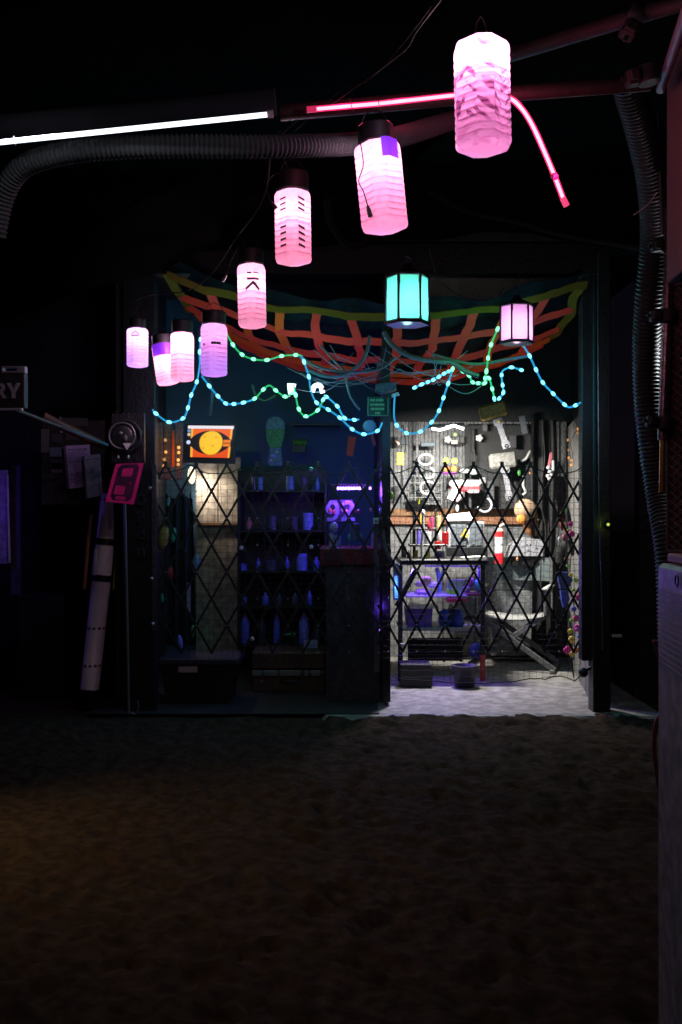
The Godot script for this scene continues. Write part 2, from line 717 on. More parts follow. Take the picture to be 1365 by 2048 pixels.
func overhead() -> void:
	var black := M(lin(0.02, 0.02, 0.022), 0.6, 0.0, {"dirt": 1.0, "bump": 0.3})
	# white tube lamp, on a dark beam
	var beam := S()
	var d0 := 2.66
	tube(beam, [P(-140, 266, d0), P(552, 203, d0)], 0.036, 16)
	tag(obj("beam_pole", beam, M(lin(0.022, 0.022, 0.027), 0.95, 0.0, {"matte": 1})), "black round beam carrying the white tube lamp", "beam")
	var t := thing("white_tube_light", "straight white tube lamp along the black beam at top left", "lamp", P(270, 256, 2.5))
	var st := S()
	tube(st, [P(-60, 291, 2.5), P(536, 229, 2.5)], 0.0064, 10)
	obj("tube", st, glow(lin(0.86, 0.92, 1.0), 1.8), t)
	st = S()
	tube(st, [P(535, 229, 2.5), P(547, 227.6, 2.5)], 0.0095, 10)
	obj("end_cap", st, M(lin(0.5, 0.5, 0.5), 0.5), t)
	for i in 4:
		var u := 30.0 + i * 150.0
		st = S()
		tube(st, ringpts(P(u, 291 - (u + 60) * 0.104, 2.51), 0.0105, Basis(Vector3.UP, PI / 2), 0, TAU, 14), 0.0012, 5)
		obj("clip", st, black, t)
	area(P(240, 268, 2.5), P(240, 700, 2.5), lin(0.86, 0.92, 1.0), 0.13, 0.72, 0.015)
	# ridged duct under it
	duct("ridged_duct", "grey ridged duct curving down at the left under the white tube lamp", px([[-10, 470, 2.75], [8, 390, 2.72], [45, 335, 2.68], [120, 308, 2.63], [220, 296, 2.6], [340, 292, 2.6], [560, 292, 2.65], [760, 282, 2.9], [930, 232, 3.2]], 2.6), 0.031, 0.0125, M(lin(0.045, 0.045, 0.049), 0.6, 0.0, {"matte": 1}))

	# red tube lamp
	var red := lin(1.0, 0.05, 0.22)
	t = thing("red_tube_light", "pinkish red glowing tube bending down behind the nearest lantern", "lamp", P(900, 200, 2.9))
	var core := M(lin(0.6, 0.3, 0.4), 0.4, 0.0, {"em": lin(1.0, 0.55, 0.72), "e": 2.6})
	var sleeve := M(lin(0.5, 0.05, 0.15), 0.5, 0.0, {"em": lin(1.0, 0.0, 0.13), "e": 1.2, "alpha": 0.45})
	for q in [px([[632, 218, 2.9], [760, 207, 2.9], [905, 191, 2.9]], 2.9), curve(px([[905, 191], [970, 188], [1015, 194], [1042, 215], [1065, 250], [1090, 305], [1110, 353], [1128, 400]], 2.9), 5)]:
		st = S()
		tube(st, q, 0.0047, 10)
		var o := obj("tube", st, core, t)
		st = S()
		tube(st, q, 0.0084, 12)
		obj("sleeve", st, sleeve, o)
	st = S()
	tube(st, [P(614, 219.5, 2.9), P(634, 217.8, 2.9)], 0.009, 10)
	obj("end_cap", st, M(lin(0.5, 0.1, 0.2), 0.4, 0.0, {"em": lin(1.0, 0.03, 0.16), "e": 0.45}), t)
	st = S()
	tube(st, [P(1126, 396, 2.9), P(1134, 412, 2.9)], 0.009, 10)
	obj("end_cap", st, M(lin(0.5, 0.1, 0.2), 0.4, 0.0, {"em": lin(1.0, 0.06, 0.22), "e": 0.8}), t)
	st = S()
	tube(st, [P(1107, 352, 2.895), P(1112, 354, 2.885)], 0.0095, 8)
	obj("clip", st, M(lin(0.3, 0.02, 0.15), 0.5), t)
	for u in [[700.0, 212.0], [755.0, 207.5]]:
		st = S()
		tube(st, [P(u[0], u[1] - 16, 2.9), P(u[0] + 3, u[1], 2.888), P(u[0] + 8, u[1] + 12, 2.9)], 0.0012, 5)
		obj("clip", st, black, t)
	for u in [[690.0, 213.0], [800.0, 203.0], [1078.0, 275.0], [1112.0, 355.0]]:
		omni(P(u[0], u[1], 2.9) + Vector3(0, 0, 0.02), lin(1.0, 0.05, 0.16), 0.014, 0.02)
	omni(P(1040, 205, 2.9) + Vector3(0, 0.012, 0.0), lin(1.0, 0.05, 0.16), 0.012, 0.02)

	# scaffold; its reddish tint is the red tube lamp light put into the colour
	var steel := M(lin(0.022, 0.014, 0.013), 0.85, 0.0, {"dirt": 2.5, "bump": 0.2})
	t = thing("scaffold_pipe", "scaffold pipe running level behind the red tube lamp", "pipe", P(950, 195, 3.02))
	st = S()
	tube(st, px([[560, 226, 2.98], [900, 196, 3.0], [1300, 166, 3.05]], 3.0), 0.024, 14)
	obj("pipe", st, steel, t)
	coupler(t, P(1297, 150, 3.0), Basis(Vector3.BACK, 0.2), steel)
	t = thing("scaffold_pipe", "red lit scaffold pipe crossing the top right corner", "pipe", P(1290, 25, 2.6))
	st = S()
	tube(st, px([[960, 128, 3.4], [1260, 36, 2.9], [1480, -30, 2.6]], 2.9), 0.024, 14)
	obj("pipe", st, steel, t)
	coupler(t, P(1274, 32, 2.86), Basis(Vector3.BACK, 1.1), steel)
	t = thing("scaffold_pipe", "upright scaffold pipe with three clamps beside the right mesh panel", "pipe", P(1330, 985, 4.0))
	st = S()
	tube(st, px([[1341, 418], [1335, 640], [1326, 880]], 4.0), 0.021, 14)
	obj("pipe", st, M(lin(0.22, 0.14, 0.15), 0.35, 0.7, {"dirt": 2.5, "bump": 0.2}), t)
	st = S()
	tube(st, px([[1326, 880], [1325, 985]], 4.0), 0.013, 12)
	obj("pipe_end", st, M(lin(0.62, 0.36, 0.10), 0.25, 0.9), t)
	coupler(t, P(1338, 488, 3.98), Basis(Vector3.BACK, 0.15), steel)
	coupler(t, P(1336, 632, 3.98), Basis(), steel)
	coupler(t, P(1328, 846, 3.98), Basis(Vector3.BACK, -0.1), steel)
	st = S()
	tube(st, px([[1318, 225], [1320, 330], [1325, 470]], 4.2), 0.006, 8)
	tag(obj("conduit", st, M(lin(0.3, 0.16, 0.2), 0.3, 0.6)), "thin upright metal conduit above the three clamps", "conduit")
	# upright ridged duct
	duct("ridged_duct", "dark ridged duct hanging upright before the black right wall", px([[1255, 165, 3.9], [1282, 260, 4.1], [1304, 370, 4.3], [1309, 480, 4.5], [1298, 600, 4.6], [1293, 720, 4.7], [1300, 850, 4.7], [1318, 980, 4.7], [1338, 1110, 4.6], [1345, 1300, 4.6]], 4.5), 0.064, 0.019, M(lin(0.018, 0.018, 0.02), 0.5))
	# a white strip lamp behind the mesh panel lights the duct's edge
	t = thing("strip_light", "hidden white strip lamp behind the right mesh panel", "lamp", P(1420, 700, 5.0))
	st = S()
	tube(st, px([[1412, 560], [1412, 800]], 4.85), 0.010, 8)
	obj("tube", st, glow(lin(0.9, 0.95, 1.0), 1.5), t)
	omni(P(1394, 690, 4.72), lin(0.9, 0.95, 1.0), 0.16, 0.03)
	# cable that carries the lanterns
	var wire := M(lin(0.045, 0.04, 0.038), 0.8, 0.0, {"matte": 1})
	st = S()
	tube(st, curve(px([[905, -30, 2.0], [835, 60, 2.3], [815, 95, 2.4], [770, 132, 2.5], [738, 155, 2.6], [700, 182, 2.75], [640, 222, 3.0], [575, 250, 3.2], [545, 290, 3.3], [535, 370, 3.6], [515, 420, 3.8], [470, 480, 4.2], [430, 540, 4.7], [380, 580, 5.2], [300, 590, 5.6], [262, 606, 5.8]], 2.5), 5), 0.0028, 6)
	tube(st, curve(px([[905, -42, 2.0], [790, 108, 2.45], [735, 162, 2.62], [690, 176, 2.72], [615, 240, 3.05], [548, 300, 3.3]], 2.5), 6), 0.0016, 5)
	tag(obj("lantern_cable", st, wire), "thin twisted cable on which the bottle lanterns hang", "cable")
	for q in [[[[600, 238, 3.0], [572, 262, 3.1], [558, 275, 3.2], [566, 310, 3.25], [578, 345, 3.3]], "wire loop falling from the cable to the black-striped lantern"],
			[[[575, 342, 3.28], [545, 352, 3.25], [534, 372, 3.25], [540, 398, 3.22], [546, 408, 3.22]], "short wire with a plug hanging left of the black-striped lantern"],
			[[[478, 492, 4.1], [463, 520, 4.1], [455, 545, 4.1], [450, 555, 4.1]], "short wire with a pale plug left of the chevron lantern"],
			[[[716, 262, 2.66], [722, 290, 2.6], [727, 330, 2.59], [718, 362, 2.6], [728, 385, 2.58], [738, 420, 2.57]], "black wire with a plug across the lantern with a purple patch"]]:
		st = S()
		var pts := curve(px(q[0], 3.0), 6)
		tube(st, pts, 0.0016, 5)
		var o := obj("wire", st, wire)
		tag(o, q[1], "wire")
		if "plug" in q[1]:
			st = S()
			var e: Vector3 = pts[pts.size() - 1]
			var f: Vector3 = (e - pts[pts.size() - 3]).normalized()
			tube(st, [e - f * 0.012, e, e + f * 0.018], [0.003, 0.006, 0.0065], 8)
			obj("plug", st, M(lin(0.25, 0.2, 0.2), 0.5) if "pale" in q[1] else M(lin(0.03, 0.02, 0.025), 0.5), o)
	st = S()
	tube(st, curve(px([[1268, 430, 3.6], [1285, 418, 3.6], [1300, 405, 3.6], [1314, 385, 3.6]], 3.6), 5), 0.002, 5)
	tag(obj("wire", st, M(lin(0.5, 0.45, 0.45), 0.5)), "loose pale wire end sticking out left of the conduit", "wire")
	st = S()
	tube(st, curve(px([[860, 500, 6.2], [880, 560, 6.2], [930, 595, 6.2], [985, 600, 6.2], [1010, 575, 6.2]], 6.2), 6), 0.004, 5)
	tag(obj("wire", st, wire), "slack black wire hanging between the green and the pink glass lantern", "wire")
	# cables on the wall behind, faint
	for q in [[[[690, 270, 3.6], [735, 285, 3.7], [745, 330, 3.8], [760, 380, 3.9], [770, 470, 4.2]], "black hose hanging down right of the purple-patched lantern"], [[[860, 380, 5.4], [930, 420, 5.4], [1020, 440, 5.4], [1130, 470, 5.4], [1300, 500, 5.2]], "black cable drooping across the canopy at upper right"], [[[655, 395, 3.9], [665, 450, 4.0], [700, 490, 4.1], [735, 480, 4.1], [755, 440, 4.0]], "black hose loop under the purple-patched lantern"]]:
		st = S()
		tube(st, curve(px(q[0], 4.0), 6), 0.016, 8)
		tag(obj("hose", st, M(lin(0.010, 0.010, 0.012), 0.8, 0.0, {"matte": 1})), q[1], "hose")

# ---------------------------------------------------------------- right foreground
func right_side() -> void:
	var alu := M(lin(0.50, 0.46, 0.48), 0.6, 0.0, {"dirt": 1.6, "bump": 0.1})
	var t := thing("metal_cabinet", "grey metal cabinet with vent slots at the right edge", "cabinet", Vector3(0.78, 0, -2.0))
	var a := Vector3(P(1316, 1126, 2.2).x, 0, -2.2)
	var b := Vector3(0.60, 0, -1.2)
	var along := (b - a).normalized()
	var bs := Basis(along, Vector3.UP, along.cross(Vector3.UP).normalized())
	var len := (b - a).length()
	var top := P(1316, 1126, 2.2).y
	var mid := (a + b) / 2 + bs.z * 0.3 * (1.0 if bs.z.x > 0 else -1.0)
	var out := bs.z * (1.0 if bs.z.x > 0 else -1.0)
	var st := S()
	box(st, mid + Vector3(0, top / 2 + 0.02, 0), Vector3(len, top - 0.04, 0.6), bs, 0.008)
	obj("body", st, alu, t)
	st = S()
	box(st, mid + Vector3(0, 0.02, 0), Vector3(len - 0.02, 0.04, 0.58), bs)
	obj("plinth", st, M(lin(0.03, 0.03, 0.03), 0.7), t)
	st = S()
	box(st, mid + Vector3(0, top + 0.012, 0) + out * 0.01, Vector3(len, 0.02, 0.58), bs, 0.004)
	obj("lid", st, M(lin(0.3, 0.12, 0.1), 0.6), t)
	st = S()
	for i in 14:
		var y := top - 0.055 - i * 0.012
		box(st, a + along * 0.13 + Vector3(0, y, 0) - out * 0.001, Vector3(0.2, 0.0045, 0.004), bs)
	var v := obj("vent_slots", st, M(lin(0.30, 0.27, 0.28), 0.6), t)
	v.set_meta("kind", "stuff")
	st = S()
	tube(st, ringpts(a + along * 0.19 + Vector3(0, top - 0.026, 0) - out * 0.004, 0.012, bs), 0.002, 6)
	obj("lock_ring", st, M(lin(0.1, 0.1, 0.1), 0.3, 0.8), t)
	# hose behind it
	st = S()
	tube(st, curve(px([[1324, 1290], [1308, 1282], [1314, 1300], [1322, 1330]], 2.35), 5), 0.004, 6)
	tag(obj("red_hose", st, M(lin(0.25, 0.05, 0.04), 0.5)), "short red hose end beside the metal cabinet's upper half", "hose")
	st = S()
	tube(st, curve(px([[1322, 1428, 2.3], [1312, 1450, 2.3], [1309, 1500, 2.3], [1316, 1560, 2.3], [1326, 1600, 2.3]], 2.3), 5), 0.005, 6)
	tag(obj("red_hose", st, M(lin(0.25, 0.05, 0.04), 0.5)), "dark red hose loop low beside the grey metal cabinet", "hose")
	# panel above and mesh below, the red tube lamp light tinted in
	st = S()
	var ra := Vector3(P(1343, 0, 3.3).x, 0, -3.3)
	var rb := Vector3(0.98, 0, -1.6)
	var rd := (rb - ra).normalized()
	box(st, (ra + rb) / 2 + Vector3(0, 2.45, 0), Vector3(0.03, 0.70, ra.distance_to(rb)), Basis(rd.cross(Vector3.UP), Vector3.UP, -rd), 0.004)
	tag(obj("red_lit_board", st, M(lin(0.12, 0.035, 0.035), 0.8)), "dark board lit red at the upper right edge", "board")
	st = S()
	tube(st, px([[1402, -60, 2.2], [1345, 110, 2.85], [1322, 178, 3.2]], 2.8), 0.016, 10)
	tag(obj("slanted_rail", st, M(lin(0.12, 0.07, 0.10), 0.5, 0.2)), "slanted metal rail at the top right corner before the red lit board", "rail")
	t = thing("mesh_panel", "dark diamond mesh panel above the grey metal cabinet", "panel", P(1390, 1115, 3.6))
	st = S()
	var p0 := P(1332, 560, 3.9)
	var p1 := P(1345, 1105, 3.9)
	box(st, Vector3(p0.x + 0.32, (p0.y + p1.y) / 2, -3.6), Vector3(0.02, p0.y - p1.y, 1.0), Basis(Vector3.UP, 0.55))
	obj("backing_board", st, M(lin(0.05, 0.03, 0.03), 0.8, 0.0, {"dirt": 1.5}), t)
	st = S()
	var mb := Basis(Vector3.UP, 0.55)
	var mc := Vector3(p0.x + 0.32, 0, -3.6)
	for i in 48:
		var y := p1.y - 0.35 + i * 0.035
		for s in [-1.0, 1.0]:
			var lo := -0.5
			var hi := 0.5
			for lim in [p1.y, p0.y]:
				var u: float = (lim - y) / (0.7 * s)
				if (lim == p1.y) == (s > 0.0):
					lo = max(lo, u)
				else:
					hi = min(hi, u)
			if hi - lo > 0.04:
				tube(st, [mc + mb * Vector3(-0.014, y + 0.7 * s * lo, lo), mc + mb * Vector3(-0.014, y + 0.7 * s * hi, hi)], 0.0025, 4, false)
	var o := obj("wire_mesh", st, M(lin(0.2, 0.1, 0.09), 0.5, 0.3), t)
	o.set_meta("kind", "stuff")
	for q in [[p1.y, p0.y, -0.5, -0.5], [p1.y, p0.y, 0.5, 0.5], [p1.y, p1.y, -0.5, 0.5], [p0.y, p0.y, -0.5, 0.5]]:
		st = S()
		tube(st, [mc + mb * Vector3(-0.012, q[0], q[2]), mc + mb * Vector3(-0.012, q[1], q[3])], 0.009, 8)
		obj("frame_bar", st, M(lin(0.06, 0.03, 0.03), 0.6), t)
	# small yellow-green indicator light on the right post
	t = thing("indicator_light", "tiny yellow green light right of the stall front", "light", P(1217, 1049, 6.7))
	st = S()
	ball(st, P(1217, 1049, 6.7), Vector3.ONE * 0.010)
	obj("bulb", st, glow(lin(0.65, 0.9, 0.06), 0.9), t)
	st = S()
	tube(st, [P(1216, 1049, 6.72), P(1222, 1049, 6.80)], 0.014, 8)
	obj("socket", st, M(lin(0.05, 0.05, 0.05), 0.5), t)
	omni(P(1217, 1049, 6.7), lin(0.65, 0.9, 0.06), 0.002, 0.01)
	st = S()
	rect_px(st, 1225, 1269, 1245, 1275, 6.7, 0.01)
	tag(obj("name_plate", st, M(lin(0.4, 0.4, 0.36), 0.6)), "small pale plate on the black wall right of the stall", "plate")
	st = S()
	tube(st, curve(px([[1197, 500], [1197, 700], [1199, 1000], [1204, 1180], [1206, 1300]], 6.73), 4), 0.007, 8)
	tag(obj("post_conduit_glint", st, M(lin(0.2, 0.2, 0.22), 0.25, 0.8)), "thin strip added as a glint down the right post", "conduit")  # strip added to stand for a glint on the black post
# ---------------------------------------------------------------- left of the stall
func paper_tex(seed_: int, lines: int, base: Color, ink: Color) -> Texture2D:
	var r := RandomNumberGenerator.new()
	r.seed = seed_
	var im := Image.create(96, 192, false, Image.FORMAT_RGB8)
	im.fill(base)
	im.fill_rect(Rect2i(0, 0, 10, 192), base.darkened(0.5))
	for i in lines:
		var y := 16 + i * int(160.0 / lines)
		var x := 16
		while x < 84:
			var w := r.randi_range(3, 14)
			if r.randf() < 0.85:
				im.fill_rect(Rect2i(x, y, min(w, 86 - x), 3 if i % 6 else 6), ink)
			x += w + 3
	return ImageTexture.create_from_image(im)

func print_mat(t: Texture2D, rough := 0.8, em := 0.0) -> StandardMaterial3D:
	var m := StandardMaterial3D.new()
	m.albedo_texture = t
	m.roughness = rough
	m.texture_repeat = false
	if em > 0.0:
		m.emission_enabled = true
		m.emission = Color.WHITE
		m.emission_operator = BaseMaterial3D.EMISSION_OP_MULTIPLY
		m.emission_texture = t
		m.emission_energy_multiplier = em
	return m

# a sheet through four picture points, with a thin back
func sheet(called: String, q: Array, d: float, m: Material, parent: Node3D = null) -> MeshInstance3D:
	var st := S()
	flat(st)
	var v := px(q, d)
	quad_uv(st, v)
	var k := Vector3(0, 0, -0.002)
	for i in 4:
		var a: Vector3 = v[i]
		var b: Vector3 = v[(i + 1) % 4]
		st.set_uv(Vector2(0.01, 0.01))
		quad(st, a, b, b + k, a + k)
	quad(st, v[0] + k, v[1] + k, v[2] + k, v[3] + k)
	return obj(called, st, m, parent)

func left_side() -> void:
	var black := M(lin(0.015, 0.015, 0.017), 0.6, 0.0, {"dirt": 1.2, "bump": 0.3})
	# hanging sign box at the left edge
	var t := thing("hanging_sign", "dark sign with pale capital letters RY at the left edge", "sign", P(10, 780, 5.5))
	var st := S()
	rect_px(st, -120, 746, 50, 816, 5.5, 0.06, 0.004)
	obj("board", st, M(lin(0.055, 0.055, 0.065), 0.6, 0.0, {"dirt": 2.0, "bump": 0.2}), t)
	st = S()
	rect_px(st, -120, 816, 44, 820, 5.49, 0.03, 0.001)
	obj("edge_strip", st, M(lin(0.5, 0.5, 0.55), 0.5), t)
	st = S()
	for r in [[3, 732, 50, 735], [3, 742, 50, 745], [3, 735, 6, 742], [47, 735, 50, 742], [34, 735, 47, 742]]:
		rect_px(st, r[0], r[1], r[2], r[3], 5.49, 0.05, 0.001)
	obj("bracket", st, M(lin(0.42, 0.42, 0.45), 0.5), t)
	text("letters", "RY", P(13, 782, 5.497), 30.0 / F * 5.5, M(lin(0.45, 0.43, 0.52), 0.7), t, Basis.from_scale(Vector3(1.12, 1, 1)))
	# poles
	st = S()
	tube(st, px([[20, 815, 5.6], [215, 890, 6.6]], 6.0), 0.011, 8)
	tag(obj("thin_pole", st, M(lin(0.10, 0.09, 0.10), 0.6, 0.0)), "thin grey pole slanting from the dark sign towards the round lens", "pole")
	st = S()
	tube(st, px([[85, 832, 6.3], [205, 890, 6.6]], 6.4), 0.03, 8)
	tag(obj("red_pole", st, M(lin(0.16, 0.03, 0.025), 0.5)), "thick dark red pole slanting behind the thin grey pole", "pole")
	# notice board with papers
	t = thing("notice_board", "dark board covered with small photo prints, left of the papers", "board", P(120, 1000, 7.0))
	st = S()
	rect_px(st, 84, 840, 210, 1010, 7.0, 0.03, 0.004)
	obj("panel", st, M(lin(0.05, 0.045, 0.05), 0.8, 0.0, {"dirt": 2.0}), t)
	st = S()
	rect_px(st, 82, 858, 98, 905, 6.99, 0.02, 0.003)
	obj("batten", st, M(lin(0.16, 0.15, 0.15), 0.8), t)
	for r in [[100, 895, 127, 913, 0.2, 0.22, 0.36], [100, 918, 127, 938, 0.08, 0.07, 0.1], [103, 926, 125, 945, 0.16, 0.14, 0.2], [104, 868, 124, 885, 0.07, 0.06, 0.08], [132, 868, 160, 880, 0.08, 0.07, 0.08], [122, 836, 176, 852, 0.1, 0.09, 0.1]]:
		st = S()
		rect_px(st, r[0], r[1], r[2], r[3], 6.985, 0.004, 0.0)
		obj("photo_print", st, M(lin(r[4], r[5], r[6]), 0.5), t)
	for r in [[121, 836], [123, 864]]:
		st = S()
		ball(st, P(r[0], r[1], 6.97), Vector3.ONE * 0.008, Basis(), 8)
		obj("pin", st, M(lin(0.5, 0.45, 0.4), 0.4), t)
	tag(sheet("paper_sheet", [[127, 892], [180, 889], [183, 972], [135, 978]], 6.95, print_mat(paper_tex(1, 17, Color(0.86, 0.74, 0.98), Color(0.5, 0.4, 0.66)))), "violet printed paper sheet on the notice board", "paper")
	tag(sheet("paper_sheet", [[166, 912], [201, 908], [206, 991], [172, 997]], 6.90, print_mat(paper_tex(2, 15, Color(0.84, 0.80, 0.92), Color(0.5, 0.46, 0.56)))), "grey printed paper sheet hanging left of the pink poster", "paper")
	# round lens on a ribbed plate
	t = thing("round_lens", "round glass lens on a ribbed dark plate above the pink poster", "lens", P(253, 925, 6.2))
	var ribm := M(lin(0.10, 0.09, 0.11), 0.45, 0.4, {"dirt": 2.0, "bump": 0.2})
	st = S()
	rect_px(st, 222, 828, 290, 926, 6.25, 0.02, 0.003)
	obj("plate", st, ribm, t)
	for i in 13:
		var x := 224.0 + i * 5.2
		st = S()
		rect_px(st, x, 824 + rng.randf_range(0, 6), x + 2.6, 922 + rng.randf_range(-4, 5), 6.24, 0.015, 0.002)
		obj("rib", st, ribm, t)
	var c := P(250, 872, 6.2)
	st = S()
	tube(st, ringpts(c, 0.098), 0.010, 8)
	obj("outer_ring", st, M(lin(0.03, 0.03, 0.035), 0.35), t)
	st = S()
	tube(st, ringpts(c + Vector3(-0.012, 0, 0.02), 0.080), 0.007, 8)
	obj("inner_ring", st, M(lin(0.3, 0.29, 0.32), 0.3, 0.6), t)
	st = S()
	ball(st, c + Vector3(-0.012, 0, -0.0), Vector3(0.076, 0.076, 0.02), Basis(), 20)
	obj("glass", st, M(lin(0.02, 0.02, 0.025), 0.08, 0.0, {"coat": 1.0}), t)
	st = S()
	slab_px(st, [[246, 886], [263, 886], [254, 900]], 6.14, 0.006)
	obj("shard", st, M(lin(0.75, 0.75, 0.78), 0.4), t)
	st = S()
	ball(st, P(252, 876, 6.14), Vector3(0.012, 0.02, 0.008), Basis(), 8)
	ball(st, P(242, 866, 6.14), Vector3(0.014, 0.01, 0.008), Basis(), 8)
	obj("filament_mount", st, M(lin(0.25, 0.22, 0.25), 0.4), t)
	for x in [237.5, 257.5]:
		st = S()
		ball(st, P(x, 914, 6.17), Vector3(0.007, 0.012, 0.007), Basis(), 8)
		obj("clip", st, M(lin(0.8, 0.8, 0.82), 0.3), t)
	# pink poster
	var im := Image.create(128, 160, false, Image.FORMAT_RGB8)
	var pk := Color(0.93, 0.16, 0.58)
	im.fill(pk)
	for y in 160:
		for x in 128:
			var inx: float = min(x - 15, 112 - x)
			var iny: float = min(y - 2, 150 - y)
			if inx > 0 and iny > 0 and inx + iny > 14:
				im.set_pixel(x, y, Color(0.30, 0.10, 0.28) if (y > 46 and y < 84) or x > 62 else Color(0.19, 0.10, 0.24))
	for r in [[38, 18, 50, 32, 0], [26, 88, 46, 38, 6], [38, 132, 48, 14, 0]]:
		for y in range(r[1], r[1] + r[3]):
			for x in range(r[0], r[0] + r[2]):
				var e: float = min(min(x - r[0], r[0] + r[2] - 1 - x), 6) + min(min(y - r[1], r[1] + r[3] - 1 - y), 6)
				if e >= 5:
					im.set_pixel(x, y, pk.darkened(0.06))
	im.fill_rect(Rect2i(86, 74, 6, 6), pk)
	var pm := print_mat(ImageTexture.create_from_image(im), 0.6)
	tag(sheet("poster", [[232, 928], [288, 926], [268, 1009], [211, 1003]], 6.1, pm), "tilted bright pink and dark poster below the round lens", "poster")
	# white pipe leaning by the stall
	t = thing("white_pipe", "leaning white plastic pipe with two black straps", "pipe", P(178, 1412, 6.99))
	var pa := P(222, 988, 7.02)
	var pb := P(180, 1378, 6.96)
	st = S()
	tube(st, [pa, pb], 0.065, 20)
	obj("tube", st, M(lin(0.85, 0.84, 0.88), 0.5), t)
	st = S()
	tube(st, [pb, P(178, 1411, 6.97)], 0.070, 20)
	obj("rubber_foot", st, black, t)
	for y in [1084.0, 1157.0]:
		var u: float = (y - 988.0) / 390.0
		var q := pa.lerp(pb, u)
		var dn := (pb - pa).normalized()
		st = S()
		tube(st, [q - dn * 0.022, q + dn * 0.022], 0.072, 20)
		box(st, q + Vector3(0.075, 0.0, 0.0), Vector3(0.07, 0.035, 0.05))
		obj("strap", st, black, t)
	for row in [[1000.0, 4], [1256.0, 5], [1330.0, 5]]:
		for i in row[1]:
			var u: float = (row[0] - 988.0) / 390.0
			var an := lerpf(-1.1, 1.1, float(i) / (row[1] - 1))
			st = S()
			var q := pa.lerp(pb, u) + Vector3(sin(an) * 0.0645, 0, cos(an) * 0.0645)
			ball(st, q, Vector3(0.011, 0.009, 0.011), Basis(), 8)
			obj("hole", st, M(lin(0.03, 0.03, 0.03), 0.8), t)
	st = S()
	tube(st, px([[194, 1098, 6.87], [189, 1150, 6.86]], 6.9), 0.017, 10)
	tag(obj("small_pipe", st, M(lin(0.55, 0.52, 0.62), 0.45)), "short thin pipe held between the two black straps", "pipe")
	st = S()
	tube(st, px([[184, 1030], [178, 1075], [169, 1178]], 6.95), 0.012, 8)
	tag(obj("orange_rod", st, M(lin(0.42, 0.16, 0.05), 0.6)), "orange rod strapped left of the white pipe", "rod")
	st = S()
	tube(st, px([[239, 1055], [234, 1120], [228, 1180]], 6.95), 0.012, 8)
	tag(obj("yellow_rod", st, M(lin(0.40, 0.26, 0.06), 0.6)), "yellow brown rod strapped right of the white pipe", "rod")
	# shiny pipe and vertical letters on the left post
	st = S()
	tube(st, px([[250, 1008], [254, 1200], [258, 1428]], 6.68), 0.010, 8)
	tag(obj("post_conduit_glint", st, M(lin(0.16, 0.155, 0.17), 0.4, 0.4)), "thin shiny conduit on the left edge of the left post", "conduit")
	t = thing("open_sign", "unlit vertical letters reading open on the left post", "sign", P(282, 1105, 6.72))
	var k := 0
	for w in ["O", "P", "e", "n"]:
		text("letter", w, P(282, 1000 + k * 34, 6.74), 22.0 / F * 6.7, M(lin(0.035, 0.035, 0.05), 0.3), t, Basis(), 0.02)
		k += 1
	st = S()
	tube(st, curve(px([[276, 1400], [277, 1418], [272, 1428], [264, 1426]], 6.66), 5), 0.005, 6)
	tag(obj("wire_hook", st, M(lin(0.4, 0.4, 0.42), 0.3, 0.8)), "small bent wire hook at the foot of the left post", "hook")
	# violet lit sheet at the far left with a pale pole
	st = S()
	rect_px(st, -60, 940, 16, 1128, 7.4, 0.02, 0.003)
	tag(obj("violet_sheet", st, M(lin(0.45, 0.42, 0.62), 0.7, 0.0, {"dirt": 1.5})), "pale sheet lit violet at the left edge", "sheet")
	st = S()
	rect_px(st, 22, 930, 42, 1190, 7.45, 0.02, 0.003)
	tag(obj("violet_sheet", st, M(lin(0.10, 0.09, 0.16), 0.7, 0.0, {"dirt": 1.5})), "narrow dark violet sheet right of the pale pole", "sheet")
	st = S()
	tube(st, px([[16, 950], [20, 1126]], 7.36), 0.008, 8)
	tag(obj("pale_pole", st, M(lin(0.7, 0.68, 0.75), 0.5)), "thin pale upright pole beside the violet sheet", "pole")
	t = thing("violet_tube_light", "upright violet tube lamp just past the left edge", "lamp", P(-130, 1050, 7.0))
	st = S()
	tube(st, px([[-130, 960], [-130, 1060]], 7.0), 0.012, 10)
	obj("tube", st, glow(lin(0.22, 0.10, 1.0), 2.0), t)
	st = S()
	tube(st, px([[-130, 1060], [-130, 1409]], 7.0), 0.02, 10)
	obj("stand", st, black, t)
	omni(P(-130, 1010, 7.0), lin(0.2, 0.08, 1.0), 0.05, 0.03)
	# dark cases on the ground
	st = S()
	rect_px(st, 35, 1190, 130, 1395, 7.3, 0.4, 0.01)
	tag(obj("black_case", st, M(lin(0.02, 0.02, 0.026), 0.55, 0.0, {"dirt": 2.0})), "tall black case standing left of the white pipe", "case")
	t = thing("door_frame", "grey door frame corner low behind the white pipe", "frame", P(190, 1340, 7.6))
	st = S()
	rect_px(st, 133, 1255, 146, 1340, 7.6, 0.03, 0.003)
	obj("stile", st, M(lin(0.16, 0.15, 0.15), 0.8), t)
	st = S()
	rect_px(st, 133, 1329, 240, 1340, 7.59, 0.03, 0.003)
	obj("rail", st, M(lin(0.16, 0.15, 0.15), 0.8), t)

